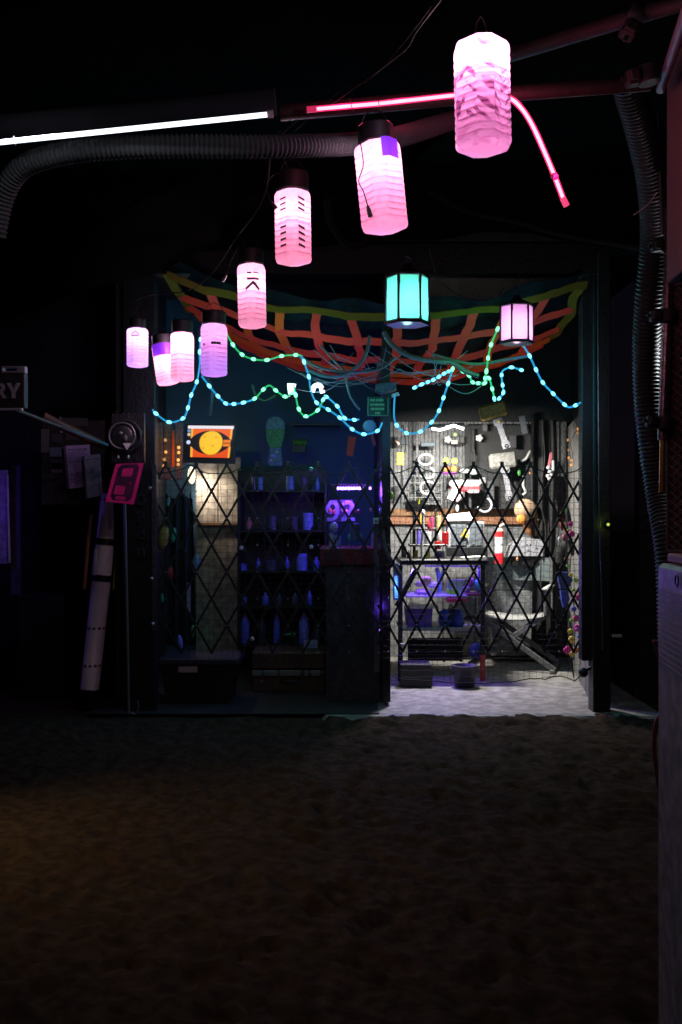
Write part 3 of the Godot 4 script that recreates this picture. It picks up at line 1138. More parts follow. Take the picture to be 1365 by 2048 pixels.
# ---------------------------------------------------------------- left room
func left_room() -> void:
	var black := M(lin(0.012, 0.012, 0.014), 0.6, 0.0, {"dirt": 1.6, "bump": 0.3})
	var t := thing("lamp_lit_board", "pale board behind the small warm lamp, under the screen", "board", P(440, 1330, 8.5))
	var wood := M(lin(0.52, 0.45, 0.38), 0.85, 0.0, {"dirt": 0.9, "bump": 0.08})
	for r in [[392, 915, 436, 1046], [437.5, 915, 482, 1046], [392, 1050, 482, 1330]]:
		var st := S()
		rect_px(st, r[0], r[1], r[2], r[3], 8.52, 0.02, 0.003)
		obj("board", st, wood, t)
	var st := S()
	rect_px(st, 392, 1045, 484, 1051, 8.47, 0.05, 0.003)
	obj("ledge", st, M(lin(0.22, 0.12, 0.07), 0.8), t)
	# warm lamp
	t = thing("clamp_lamp", "small warm lamp shining on the pale board under the screen", "lamp", P(378, 985, 8.25))
	st = S()
	ball(st, P(384, 950, 8.3), Vector3(0.034, 0.075, 0.034), Basis(), 14)
	obj("bulb", st, M(lin(0.8, 0.75, 0.65), 0.4, 0.0, {"em": lin(1.0, 0.86, 0.62), "e": 1.5}), t)
	omni(P(384, 946, 8.3), lin(1.0, 0.86, 0.70), 0.05, 0.03)
	var sp := SpotLight3D.new()
	sp.name = "lamp_light"
	sp.light_color = lin(1.0, 0.86, 0.70).linear_to_srgb()
	sp.light_energy = 0.5
	sp.light_size = 0.03
	sp.spot_angle = 40.0
	sp.spot_angle_attenuation = 1.0
	sp.spot_range = 6.0
	sp.shadow_enabled = true
	add_child(sp, true)
	sp.look_at_from_position(P(384, 946, 8.3), P(420, 985, 8.52))
	st = S()
	tube(st, curve(px([[381, 985], [384, 1010], [388, 1040]], 8.3), 4), 0.008, 6)
	obj("stem", st, black, t)
	# black cloth hanging at left
	st = S()
	soft(st)
	var g := []
	for j in 15:
		var row := []
		for i in 25:
			var u := i / 24.0
			var v := j / 14.0
			var q := P(lerpf(332.0, lerpf(386.0, 394.0, v), u), lerpf(985.0 + 12.0 * absf(sin(u * 5.0)), 1292.0, v), 7.6)
			q.z += 0.035 * sin(u * 19.0 + v * 1.5) * (0.4 + v)
			row.append(q)
		g.append(row)
	for j in 14:
		for i in 24:
			quad(st, g[j][i], g[j][i + 1], g[j + 1][i + 1], g[j + 1][i])
	tag(obj("black_coat", st, M(lin(0.012, 0.012, 0.015), 0.9, 0.0, {"dirt": 2.0, "bump": 0.5})), "black cloth hanging behind the left folding gate", "cloth")
	# small coloured things that hang on the cloth
	for r in [[327, 1076, 12, 26, lin(0.30, 0.16, 0.03), "brown round pouch on the hanging black cloth"], [348, 1070, 5, 16, lin(0.02, 0.32, 0.16), "green plastic leaf beside the brown pouch"], [340, 1146, 9, 16, lin(0.38, 0.012, 0.02), "red ball charm low on the hanging black cloth"],
			[325, 1196, 4, 10, lin(0.02, 0.34, 0.16), "green plastic tag under the red ball charm"], [386, 1262, 4, 13, lin(0.08, 0.45, 0.06), "bright green stick low beside the hanging cloth"], [361, 1285, 6, 16, lin(0.22, 0.2, 0.6), "violet glass vial above the black tote bin"],
			[392, 1128, 9, 20, lin(0.12, 0.18, 0.22), "blue grey plastic bag before the pale board"], [337, 1004, 4, 10, lin(0.12, 0.3, 0.2), "pale green charm high on the hanging black cloth"]]:
		st = S()
		ball(st, P(r[0], r[1], 7.5), Vector3(r[2], r[3], r[2]) / F * 7.5, Basis(Vector3.BACK, rng.randf_range(-0.3, 0.3)), 10)
		tag(obj("hanging_charm", st, M(r[4], 0.5)), r[5], "charm", "charms hanging on the left")
	st = S()
	rect_px(st, 374, 1166, 381, 1225, 7.45, 0.02, 0.003)
	tag(obj("grey_stick", st, M(lin(0.3, 0.28, 0.32), 0.6)), "flat grey stick standing before the hanging black cloth", "stick")
	# screen
	screen()
	# amber fairy lights
	t = thing("amber_string_light", "string of amber fairy lights left of the orange screen", "string light", P(345, 880, 7.8))
	st = S()
	tube(st, curve(px([[330, 862], [331, 880], [332, 904], [328, 918], [328, 934], [340, 936], [357, 930], [357, 919], [358, 906], [358, 893], [360, 870]], 7.8), 4), 0.002, 5)
	obj("wire", st, black, t)
	for q in [[331, 880, 0.5], [332, 904, 0.9], [329, 919, 0.4], [328, 932, 0.7], [358, 895, 1.2], [358, 905, 1.2], [357, 920, 1.3], [357, 929, 0.7]]:
		st = S()
		ball(st, P(q[0], q[1], 7.8), Vector3.ONE * 0.0125, Basis(), 10)
		obj("bulb", st, M(lin(0.6, 0.5, 0.4), 0.4, 0.0, {"em": lin(1.0, 0.48, 0.10), "e": q[2] * 1.1}), t)
		omni(P(q[0], q[1], 7.8), lin(1.0, 0.35, 0.05), 0.0012 * q[2], 0.01)
	st = S()
	rect_px(st, 308, 845, 326, 960, 7.9, 0.02, 0.003)
	rect_px(st, 328, 845, 344, 960, 7.91, 0.02, 0.003)
	rect_px(st, 351, 845, 366, 960, 7.9, 0.02, 0.003)
	tag(obj("pale_cloth_strip", st, M(lin(0.42, 0.38, 0.38), 0.8, 0.0, {"streak": 2.0})), "pale cloth strips behind the amber fairy lights", "cloth")
	st = S()
	slab_px(st, [[345, 860], [349, 862], [350, 934], [344, 936]], 7.88, 0.01)
	tag(obj("orange_ribbon", st, M(lin(0.7, 0.16, 0.02), 0.6)), "narrow orange ribbon between the amber fairy lights", "ribbon")
	# painted board on the dark wall
	t = thing("painted_board", "rounded board painted blue and green, hanging on the dark wall", "board", P(551, 930, 8.2))
	var prof := []
	for i in 13:
		var a := PI * i / 12.0
		prof.append([551 + cos(a) * 19.0, 852 - sin(a) * 19.0])
	st = S()
	slab_px(st, prof + [[532, 858], [570, 858]], 8.2, 0.03)
	obj("top_field", st, M(lin(0.16, 0.38, 0.44), 0.6, 0.0, {"dirt": 3.0}), t)
	st = S()
	slab_px(st, [[532, 858], [570, 858], [567, 880], [562, 896], [541, 896], [534, 880]], 8.2, 0.03)
	obj("middle_field", st, M(lin(0.06, 0.42, 0.12), 0.6, 0.0, {"dirt": 3.0}), t)
	st = S()
	slab_px(st, [[541, 896], [562, 896], [566, 928], [563, 931], [539, 931], [536, 924]], 8.2, 0.03)
	obj("bottom_field", st, M(lin(0.12, 0.26, 0.42), 0.6, 0.0, {"dirt": 3.0}), t)
	for q in [[546, 912, 5, lin(0.25, 0.22, 0.7)], [555, 905, 4, lin(0.2, 0.45, 0.55)], [551, 920, 4, lin(0.1, 0.4, 0.25)], [543, 921, 3, lin(0.4, 0.3, 0.5)]]:
		st = S()
		ball(st, P(q[0], q[1], 8.19), Vector3(q[2], q[2] * 0.8, 1.2) / F * 8.2, Basis(), 10)
		obj("painted_patch", st, M(q[3], 0.6), t)
	# small signs on the dark wall
	t = thing("green_letter_sign", "small green scribbled sign on the dark wall above a black rack", "sign", P(600, 895, 8.3))
	st = S()
	rect_px(st, 585, 877, 615, 893, 8.3, 0.01)
	obj("board", st, M(lin(0.02, 0.03, 0.02), 0.7), t)
	st = S()
	for i in 7:
		var x := 587.0 + i * 4.0
		tube(st, px([[x, 890 - (i % 3) * 2], [x + 2, 880 + (i % 2) * 2], [x + 3.5, 888]], 8.29), 0.004, 5)
	obj("scribble", st, M(lin(0.10, 0.38, 0.03), 0.5, 0.0, {"em": lin(0.1, 0.5, 0.03), "e": 0.03}), t)
	st = S()
	rect_px(st, 585, 846, 680, 851, 8.2, 0.2)
	rect_px(st, 585, 890, 612, 905, 8.25, 0.05)
	tag(obj("wall_rack", st, black), "black rack on the dark wall behind the string lights", "rack")
	t = thing("green_sign", "dark sign with lines of green words at the partition top", "sign", P(756, 832, 7.0))
	st = S()
	rect_px(st, 735, 793, 777, 832, 7.0, 0.012, 0.004)
	obj("board", st, M(lin(0.012, 0.03, 0.022), 0.6), t)
	st = S()
	tube(st, curve(px([[737, 795], [736.5, 828], [740, 831], [772, 831], [776, 828], [776, 795]], 6.995), 3), 0.004, 5)
	obj("border", st, M(lin(0.08, 0.16, 0.09), 0.6), t)
	var bars := [[753, 798, 766], [741, 798, 750], [741, 807, 748], [750, 807, 768], [742, 815.5, 769], [751, 824, 761]]
	for q in bars:
		st = S()
		var x: float = q[0]
		while x < q[2]:
			rect_px(st, x, q[1], x + 1.7, q[1] + 4.6, 6.994, 0.003, 0.0)
			if int(x) % 2 == 0:
				rect_px(st, x + 0.4, q[1] + 1.5, x + 2.6, q[1] + 2.6, 6.9935, 0.003, 0.0)
			x += 2.5
		var o := obj("lettering", st, M(lin(0.16, 0.30, 0.12), 0.6), t)
		o.set_meta("kind", "stuff")
	st = S()
	ball(st, P(740, 853, 7.1), Vector3(14, 13, 3) / F * 7.1, Basis(), 18)
	tag(obj("blue_plate", st, M(lin(0.12, 0.22, 0.38), 0.5)), "round blue plate hanging under the green words sign", "plate")
	st = S()
	slab_px(st, [[697, 872], [713, 874], [706, 913], [693, 910]], 7.9, 0.01)
	tag(obj("orange_tag", st, M(lin(0.42, 0.06, 0.02), 0.7)), "orange red strip hanging on the dark wall below the blue lights", "strip")
	st = S()
	tube(st, curve(px([[745, 866], [748, 880], [752, 890]], 7.1), 3), 0.014, 8)
	tag(obj("crimson_pouch", st, M(lin(0.25, 0.015, 0.06), 0.7)), "dark crimson pouch under the round blue plate", "pouch")
	# shelf with bottles
	t = thing("bottle_shelf", "black shelf of dim bottles and cups in the left room", "shelf", P(565, 1300, 8.1))
	for x in [478.0, 652.0]:
		st = S()
		rect_px(st, x - 3, 965, x + 3, 1310, 8.0, 0.32)
		obj("upright", st, black, t)
	for y in [980.0, 1060.0, 1142.0, 1212.0, 1290.0]:
		st = S()
		rect_px(st, 481, y, 649, y + 5, 8.0, 0.32)
		obj("shelf_board", st, black, t)
	st = S()
	rect_px(st, 475, 940, 655, 1310, 8.34, 0.02)
	obj("back_panel", st, black, t)
	var blu := lin(0.08, 0.18, 0.36)
	var vio_lit := lin(0.18, 0.14, 0.85)  # pale vessels with the violet lamp light put into their colour
	var gry := lin(0.08, 0.07, 0.12)
	var rows := [
		[980.0, [[507, 8, 26, gry, "can", "narrow pale can"], [519, 13, 26, blu, "can", "wide blue can"], [580, 17, 28, blu, "can", "stout blue tin"], [608, 13, 26, gry, "can", "grey tumbler"], [635, 13, 28, blu, "bottle", "blue flask"]]],
		[1060.0, [[497, 14, 26, lin(0.35, 0.12, 0.12), "bottle", "reddish flask"], [544, 18, 28, gry, "can", "dim grey jar"], [588, 15, 26, gry, "can", "dark jar"], [616, 21, 34, lin(0.22, 0.26, 0.70), "can", "bright blue violet lit cup"], [641, 11, 30, gry, "bottle", "thin dark flask"]]],
		[1142.0, [[483, 20, 14, vio_lit, "can", "low violet lit bowl"], [516, 9, 26, vio_lit, "bottle", "thin violet lit flask"], [540, 22, 20, gry, "can", "wide dim pot"], [574, 9, 28, vio_lit, "bottle", "slim violet lit phial"], [604, 22, 34, lin(0.26, 0.22, 0.95), "can", "bright violet lit tumbler"], [633, 14, 28, vio_lit, "bottle", "round violet lit flask"]]],
		[1212.0, [[486, 14, 24, vio_lit, "bottle", "little violet lit phial"], [530, 14, 26, vio_lit, "bottle", "violet lit carafe"], [558, 12, 24, gry, "bottle", "little grey phial"], [590, 14, 26, gry, "bottle", "small dark carafe"], [619, 12, 30, vio_lit, "bottle", "tall violet lit phial"]]],
		[1290.0, [[489, 20, 72, vio_lit, "bottle", "tall pale bottle"], [524, 14, 60, gry, "bottle", "tall dark bottle"], [553, 14, 74, vio_lit, "bottle", "slender tall bottle"], [608, 21, 74, lin(0.26, 0.22, 0.95), "bottle", "tall bright violet lit bottle"], [634, 14, 50, gry, "bottle", "short dark bottle"]]]]
	var names := ["top shelf", "second shelf", "third shelf", "fourth shelf", "bottom shelf"]
	for i in rows.size():
		for b in rows[i][1]:
			st = S()
			var q := P(b[0], rows[i][0], 8.06)
			q.z -= 0.06
			var r: float = b[1] * 0.5 / F * 8.1
			var h: float = b[2] / F * 8.1
			if b[4] == "can":
				can(st, q, r, h)
			else:
				bottle_shape(st, q, r, h)
			tag(obj("bottle" if b[4] == "bottle" else "cup", st, M(b[3], 0.3)), "%s on the %s of the black bottle shelf" % [b[5], names[i]], b[4] if b[4] == "bottle" else "cup", "vessels on the black bottle shelf")
	st = S()
	for q in [[570, 1270, 590, 1266], [582, 1272, 592, 1268]]:
		tube(st, px([[q[0], q[1]], [q[2], q[3]]], 7.95), 0.006, 6)
	tag(obj("green_glow_stick", st, M(lin(0.05, 0.4, 0.22), 0.5)), "small green stick lying before the tall bottles", "stick")
	st = S()
	rect_px(st, 608, 1283, 636, 1303, 7.7, 0.12)
	tag(obj("violet_box", st, M(lin(0.35, 0.28, 0.6), 0.6)), "small violet box on the brown suitcase", "box")
	# suitcase
	t = thing("suitcase", "old brown suitcase with pale metal catches on the stall floor", "suitcase", P(578, 1385, 7.5))
	var hide := M(lin(0.13, 0.065, 0.045), 0.6, 0.0, {"dirt": 2.2, "bump": 0.4})
	st = S()
	rect_px(st, 503, 1303, 652, 1340, 7.5, 0.35, 0.015)
	obj("lid", st, hide, t)
	st = S()
	rect_px(st, 503, 1342, 652, 1386, 7.5, 0.35, 0.015)
	obj("body", st, hide, t)
	for r in [[505, 523], [527, 556], [560, 602], [609, 617], [623, 641]]:
		st = S()
		rect_px(st, r[0], 1341, r[1], 1352, 7.488, 0.012, 0.002)
		obj("catch", st, M(lin(0.32, 0.30, 0.31), 0.4, 0.6), t)
	st = S()
	ball(st, P(524, 1364, 7.48), Vector3.ONE * 0.01, Basis(), 8)
	obj("rivet", st, M(lin(0.7, 0.7, 0.7), 0.3, 0.8), t)
	st = S()
	tube(st, curve(px([[563, 1352], [565, 1362], [595, 1362], [597, 1352]], 7.47), 4), 0.008, 6)
	obj("handle", st, black, t)
	# tote bin
	t = thing("tote_bin", "black plastic tote bin with a pale label inside the left folding gate", "bin", P(400, 1416, 7.0))
	st = S()
	slab_px(st, [[322, 1330], [472, 1330], [458, 1415], [334, 1415]], 7.02, 0.42)
	obj("tub", st, black, t)
	st = S()
	rect_px(st, 316, 1318, 478, 1331, 7.0, 0.46, 0.008)
	obj("lid", st, M(lin(0.03, 0.028, 0.04), 0.5), t)
	st = S()
	rect_px(st, 357, 1333, 395, 1345, 7.014, 0.008, 0.001)
	obj("label", st, M(lin(0.36, 0.33, 0.33), 0.7), t)
	# counter
	t = thing("counter", "grey counter with a red rim left of the partition", "counter", P(705, 1405, 7.1))
	st = S()
	rect_px(st, 652, 1132, 762, 1404, 7.12, 0.5, 0.006)
	obj("front_panel", st, M(lin(0.06, 0.06, 0.065), 0.7, 0.0, {"dirt": 1.5}), t)
	st = S()
	rect_px(st, 640, 1096, 783, 1131, 7.1, 0.6, 0.008)
	obj("rim", st, M(lin(0.20, 0.02, 0.015), 0.6, 0.0, {"dirt": 2.0}), t)
	for i in 5:
		st = S()
		slab_px(st, [[648 + i * 7, 1104], [651 + i * 7, 1104], [657 + i * 7, 1126], [654 + i * 7, 1126]], 7.09, 0.004)
		obj("stripe", st, black, t)
	# violet lamp bar and what it lights
	t = thing("violet_light_bar", "bar of violet white lamps above the counter", "lamp", P(708, 976, 7.5))
	st = S()
	rect_px(st, 662, 967, 742, 972, 7.49, 0.04)
	obj("housing", st, black, t)
	for i in 11:
		var x := 676.5 + i * 5.4 if i < 10 else 741.0
		st = S()
		ball(st, P(x, 976.5, 7.48), Vector3(2.6, 3.4, 2.2) / F * 7.5, Basis(), 10)
		obj("bulb", st, M(lin(0.6, 0.5, 0.7), 0.4, 0.0, {"em": lin(0.72, 0.42, 1.0), "e": 2.2}), t)
	for i in 3:
		omni(P(685 + i * 20, 982, 7.45), lin(0.20, 0.05, 1.0), 0.13, 0.03)
	var xs := [678.0, 725.0]
	st = S()
	tube(st, px([[680, 968], [703, 930], [726, 968]], 7.5), 0.002, 5)
	tag(obj("hanging_wire", st, black), "thin wires that carry the violet light bar", "wire")
	t = thing("number_plate", "violet plate with the large numerals 92 under the violet light bar", "sign", P(682, 1042, 7.5))
	st = S()
	rect_px(st, 654, 1000, 706, 1046, 7.52, 0.01)
	obj("board", st, M(lin(0.03, 0.025, 0.05), 0.7), t)
	text("numerals", "92", P(681, 1023, 7.515), 40.0 / F * 7.5, M(lin(0.30, 0.22, 0.5), 0.7), t)
	for q in [[660, 1021, 4, lin(0.6, 0.12, 0.06)], [668, 1024, 4, lin(0.6, 0.12, 0.06)], [685, 1020, 3, lin(0.8, 0.4, 0.35)], [693, 1023, 4, lin(0.8, 0.4, 0.3)]]:
		st = S()
		ball(st, P(q[0], q[1], 7.5), Vector3(q[2], q[2] * 1.3, 1) / F * 7.5, Basis(), 8)
		obj("sticker", st, M(q[3], 0.6), t)
	var odd := [[708, 1021, 3, 3, lin(0.7, 0.12, 0.25), "small pink knob right of the numerals plate"], [717, 1023, 5, 4, lin(0.65, 0.08, 0.3), "magenta clip right of the small pink knob"], [742, 1020, 3, 4, lin(0.7, 0.2, 0.2), "coral knob beside the partition"],
			[764, 1021, 5, 6, lin(0.03, 0.6, 0.3), "bright green clip on the partition"], [773, 1027, 2, 5, lin(0.03, 0.55, 0.3), "small green peg right of the green clip"], [772, 984, 5, 9, lin(0.55, 0.65, 0.03), "yellow green toy figure on the partition"], [783, 991, 5, 8, lin(0.6, 0.7, 0.03), "lime yellow toy hand on the partition"],
			[700, 1074, 4, 8, lin(0.05, 0.28, 0.25), "teal bottle edge on the counter"], [722, 1073, 4, 7, lin(0.05, 0.28, 0.25), "teal jar on the counter"], [668, 1055, 9, 11, lin(0.30, 0.28, 0.5), "lilac paper cone below the numerals plate"], [664, 1080, 5, 14, lin(0.3, 0.28, 0.36), "pale tall cup at the counter's left end"], [675, 1085, 7, 14, lin(0.20, 0.18, 0.45), "dim violet cup on the counter"], [710, 1065, 10, 18, lin(0.06, 0.08, 0.16), "dark blue basket on the counter"], [746, 1078, 3, 20, lin(0.45, 0.15, 0.6), "violet pink tube beside the partition"]]
	for q in odd:
		st = S()
		if q[3] > 12:
			can(st, P(q[0], q[1] + q[3], 7.3), q[2] / F * 7.3, 2.0 * q[3] / F * 7.3)
		else:
			ball(st, P(q[0], q[1], 7.3), Vector3(q[2], q[3], q[2]) / F * 7.3, Basis(Vector3.BACK, rng.randf_range(-0.5, 0.5)), 10)
		tag(obj("counter_trinket", st, M(q[4], 0.5)), q[5], "trinket", "trinkets round the counter")
	# leaning posts by the partition
	st = S()
	rect_px(st, 748, 1040, 759, 1345, 6.98, 0.03)
	tag(obj("grey_post", st, M(lin(0.07, 0.07, 0.075), 0.6)), "narrow grey post at the meeting of the two folding gates", "post")
	t = thing("lock_plate", "pale square lock plate on the narrow grey post", "lock", P(752, 1048, 6.95))
	st = S()
	rect_px(st, 747, 1036, 758, 1048, 6.95, 0.02)
	obj("plate", st, M(lin(0.5, 0.48, 0.5), 0.5), t)
	st = S()
	ball(st, P(752.5, 1042, 6.945), Vector3(0.009, 0.007, 0.004), Basis(), 8)
	obj("keyhole", st, black, t)
	st = S()
	tube(st, curve(px([[763, 1045], [768, 1080], [772, 1100], [785, 1125], [800, 1150]], 7.0), 5), 0.016, 8)
	tag(obj("grey_hose", st, M(lin(0.09, 0.09, 0.095), 0.5)), "thick grey hose curving down beside the grey post", "hose")
	t = thing("violet_tube_light", "thin violet tube lamp standing low by the grey post", "lamp", P(757, 1275, 7.0))
	st = S()
	tube(st, px([[752, 1150], [757, 1260]], 7.0), 0.006, 8)
	obj("tube", st, glow(lin(0.16, 0.04, 0.9), 0.7), t)
	st = S()
	ball(st, P(758, 1260, 6.99), Vector3.ONE * 0.010, Basis(), 8)
	obj("tip", st, glow(lin(0.4, 0.12, 1.0), 1.2), t)
	omni(P(764, 1215, 6.95), lin(0.16, 0.05, 1.0), 0.012, 0.02)

func screen() -> void:
	var im := Image.create(256, 192, false, Image.FORMAT_RGB8)
	for y in 192:
		for x in 256:
			var c := Color(0.03, 0.02, 0.02)
			if x > 36 and x < 244 and y > 18 and y < 186:
				c = Color(0.97, 0.42, 0.10).lerp(Color(0.90, 0.30, 0.06), y / 192.0)
			var left := x > 24 and x < 38 and (y < 84 or y > 122) and y < 186
			var right := x > 236 and x < 248 and (y < 78 or y > 120) and y < 186
			if left or right:
				c = Color(1.0, 0.72, 0.22)
			var dx: float = (x - 132.0) / 116.0
			var lid: float = 62.0 * pow(max(0.0, 1.0 - dx * dx), 0.8)
			if absf(dx) < 1.0 and absf(y - 98.0) < lid + 8.0:
				c = Color(0.07, 0.05, 0.04)
			if x < 60 and absf(y - 98.0) < 20:
				c = Color(0.07, 0.05, 0.04)
			var r := Vector2((x - 138.0) / 62.0, (y - 100.0) / 68.0).length()
			if r < 1.0:
				c = Color(1.0, 0.80, 0.16)
				for q in [[104, 64], [164, 66], [96, 132], [150, 116]]:
					var k := Vector2(x - q[0], y - q[1]).length()
					if (k > 4.0 and k < 6.5) or k < 2.0:
						c = Color(0.88, 0.60, 0.16)
			elif r < 1.05:
				c = Color(0.85, 0.55, 0.15)
			if x > 204 and x < 244 and y > 80 and y < 120 and not (y > 97 and y < 102) and r > 1.05:
				c = Color(0.95, 0.52, 0.08)
			if y < 18 and x > 6 and x < 252:
				c = Color(0.96, 0.93, 0.96)
			for q in [[14, 30, 10, Color(0.4, 0.6, 0.8)], [14, 52, 10, Color(0.8, 0.8, 0.7)], [12, 98, 12, Color(0.85, 0.88, 1.0)]]:
				if Vector2(x - q[0], y - q[1]).length() < q[2]:
					c = q[3]
			im.set_pixel(x, y, c)
	var t := thing("display_screen", "flat screen with a yellow disc in a black eye shape on orange", "screen", P(420, 930, 7.3))
	var st := S()
	slab_px(st, [[370, 848], [474, 848], [470, 928], [365, 926]], 7.31, 0.04)
	obj("casing", st, M(lin(0.01, 0.01, 0.012), 0.5), t)
	var m := print_mat(ImageTexture.create_from_image(im), 0.3, 0.95)
	m.albedo_color = Color(0.05, 0.05, 0.05)
	sheet("picture", [[374, 851], [470, 852], [462, 918], [372, 916]], 7.3, m, t)
	area(P(419, 884, 7.27), P(419, 884, 2.0), lin(1.0, 0.45, 0.1), 0.02, 0.33, 0.24)
# ---------------------------------------------------------------- bright room on the right
func item(called: String, label: String, cat: String, st: SurfaceTool, m: Material, group := "") -> MeshInstance3D:
	var o := obj(called, st, m)
	tag(o, label, cat, group)
	return o

func right_room() -> void:
	var black := M(lin(0.014, 0.014, 0.016), 0.55, 0.0, {"dirt": 1.6, "bump": 0.3})
	var st: SurfaceTool
	# tube lamp of the room
	var t := thing("work_light", "bright white double tube lamp on the corrugated back wall", "lamp", P(893, 850, 8.3))
	st = S()
	slab_px(st, [[858, 849], [928, 845], [930, 850], [858, 855]], 8.3, 0.10)
	obj("hood", st, black, t)
	st = S()
	tube(st, px([[864, 857], [880, 860], [902, 854]], 8.27), 0.011, 10)
	obj("tube", st, glow(lin(0.97, 1.0, 1.0), 5.0), t)
	st = S()
	tube(st, px([[892, 855], [908, 851], [928, 858]], 8.25), 0.012, 10)
	obj("tube", st, glow(lin(0.97, 1.0, 1.0), 5.0), t)
	area(P(894, 866, 8.25), Vector3(1.05, 0.0, -8.85), lin(1.0, 0.96, 0.89), 8.0, 0.28, 0.06)
	# dark speckled board behind the mallets
	st = S()
	rect_px(st, 930, 850, 1086, 1018, 9.22, 0.03, 0.004)
	item("speckled_board", "black speckled board behind the two mallets", "board", st, M(lin(0.13, 0.13, 0.13), 0.85, 0.0, {"speck": 3.0}))
	st = S()
	soft(st)
	var g := []
	for j in 21:
		var row := []
		for i in 25:
			var u := i / 24.0
			var v := j / 20.0
			var q := P(lerpf(1062.0, 1114.0, u), lerpf(840.0, 1318.0, v), 8.95)
			q.z += 0.03 * sin(u * 17.0 + v * 2.0)
			q.x += 0.02 * sin(v * 7.0) * (u - 0.3)
			row.append(q)
		g.append(row)
	for j in 20:
		for i in 24:
			quad(st, g[j][i], g[j][i + 1], g[j + 1][i + 1], g[j + 1][i])
	item("black_curtain", "black narrow curtain hanging beside the pale side wall", "curtain", st, M(lin(0.014, 0.014, 0.014), 0.9, 0.0, {"dirt": 2.0, "bump": 0.4}))
	st = S()
	rect_px(st, 832, 845, 838, 1020, 9.2, 0.03)
	item("wall_batten", "narrow dark batten on the corrugated wall left of the rings", "batten", st, black)
	# rings on the wall
	var white := M(lin(0.55, 0.55, 0.53), 0.5)
	for q in [[852, 919, 14, 11.5, 0.0, TAU, "white ring, topmost of the three on the corrugated wall"], [855, 946, 14, 12, -2.6, 1.2, "white open ring, middle one of the three on the wall"], [856, 976, 15, 14, 0.9, 5.4, "white open ring, lowest of the three on the wall"]]:
		st = S()
		tube(st, ringpts(P(q[0], q[1], 9.1), q[2] / F * 9.1, Basis(Vector3.RIGHT, 0.5), q[4], q[5], 24, q[3] / F * 9.1), 0.011, 8)
		item("hanging_ring", q[6], "ring", st, white, "rings hung on the back wall")
	st = S()
	tube(st, ringpts(P(970, 1010, 9.05), 0.062, Basis(), 0.2 - PI, 1.2, 22), 0.010, 8)
	item("hanging_ring", "pale open ring below the red and white blaster", "ring", st, M(lin(0.5, 0.53, 0.55), 0.4), "rings hung on the back wall")
	# coloured knobs, clusters
	for q in [[893, 921, lin(0.55, 0.60, 0.08), "left yellow green foam cube on the wall"], [910, 922, lin(0.50, 0.56, 0.10), "right yellow green foam cube on the wall"], [894, 938, lin(0.75, 0.22, 0.04), "left orange foam cube under a green one"], [909, 938, lin(0.80, 0.25, 0.04), "right orange foam cube under a green one"]]:
		st = S()
		rect_px(st, q[0] - 6, q[1] - 6, q[0] + 6, q[1] + 6, 9.05, 0.05, 0.014)
		item("foam_cube", q[3], "cube", st, M(q[2], 0.6), "foam cubes on the back wall")
	st = S()
	rect_px(st, 884, 944, 914, 949, 9.05, 0.04, 0.006)
	item("purple_strip", "purple strip under the orange foam cubes", "strip", st, M(lin(0.25, 0.06, 0.3), 0.6))
	for q in [[896, 879, "white blossom cluster under the work light"], [959, 876, "pale blossom cluster on the black speckled board"]]:
		st = S()
		for i in 6:
			var a := TAU * i / 5.0
			ball(st, P(q[0] + (cos(a) * 4.5 if i < 5 else 0.0), q[1] + (sin(a) * 4.5 if i < 5 else 0.0), 9.1), Vector3.ONE * 0.016, Basis(), 8)
		item("blossom_cluster", q[2], "ornament", st, M(lin(0.5, 0.5, 0.5), 0.6), "blossom clusters on the back wall")
	st = S()
	ball(st, P(911, 869, 9.1), Vector3(0.02, 0.02, 0.01), Basis(), 10)
	item("green_button", "pale green round button just under the work light", "button", st, M(lin(0.35, 0.45, 0.2), 0.6))
	st = S()
	rect_px(st, 903, 880, 916, 888, 9.1, 0.03, 0.004)
	item("beige_block", "small beige block under the pale green button", "block", st, M(lin(0.45, 0.38, 0.33), 0.7))
	st = S()
	rect_px(st, 794, 905, 808, 930, 8.6, 0.015, 0.004)
	item("yellow_tag", "bright yellow tag at the left of the bright room", "tag", st, M(lin(0.70, 0.56, 0.02), 0.6))
	st = S()
	ball(st, P(793, 886, 8.3), Vector3(0.03, 0.018, 0.02), Basis(Vector3.BACK, -0.5), 8)
	item("skin_tone_glove", "small tan rubber finger above the yellow tag", "toy", st, M(lin(0.45, 0.25, 0.2), 0.6))
	for q in [[930, 942, 11, 5, "pale oval pad above the red and white blaster"], [948, 944, 10, 6, "white scuffed pad right of the pale oval pad"]]:
		st = S()
		ball(st, P(q[0], q[1], 9.1), Vector3(q[2], q[3], 4) / F * 9.1, Basis(), 12)
		item("wall_pad", q[4], "pad", st, M(lin(0.42, 0.42, 0.42), 0.6))
	# blaster
	t = thing("toy_blaster", "red and white toy blaster hung on the back wall", "toy", P(930, 1005, 9.0))
	st = S()
	rect_px(st, 900, 960, 962, 974, 9.0, 0.06, 0.018)
	obj("barrel", st, M(lin(0.75, 0.72, 0.70), 0.4), t)
	st = S()
	rect_px(st, 903, 970, 961, 983, 9.01, 0.05, 0.012)
	obj("lower_body", st, M(lin(0.65, 0.05, 0.06), 0.4), t)
	st = S()
	slab_px(st, [[907, 974], [920, 974], [908, 1002], [895, 996]], 9.0, 0.04)
	obj("handle", st, M(lin(0.75, 0.74, 0.72), 0.4), t)
	st = S()
	rect_px(st, 936, 980, 960, 986, 9.0, 0.04, 0.01)
	obj("grip", st, M(lin(0.7, 0.6, 0.6), 0.4), t)
	st = S()
	tube(st, curve(px([[924, 985], [920, 994], [914, 1003]], 9.0), 4), [0.012, 0.014, 0.016, 0.018, 0.02, 0.02, 0.018, 0.016, 0.012], 8)
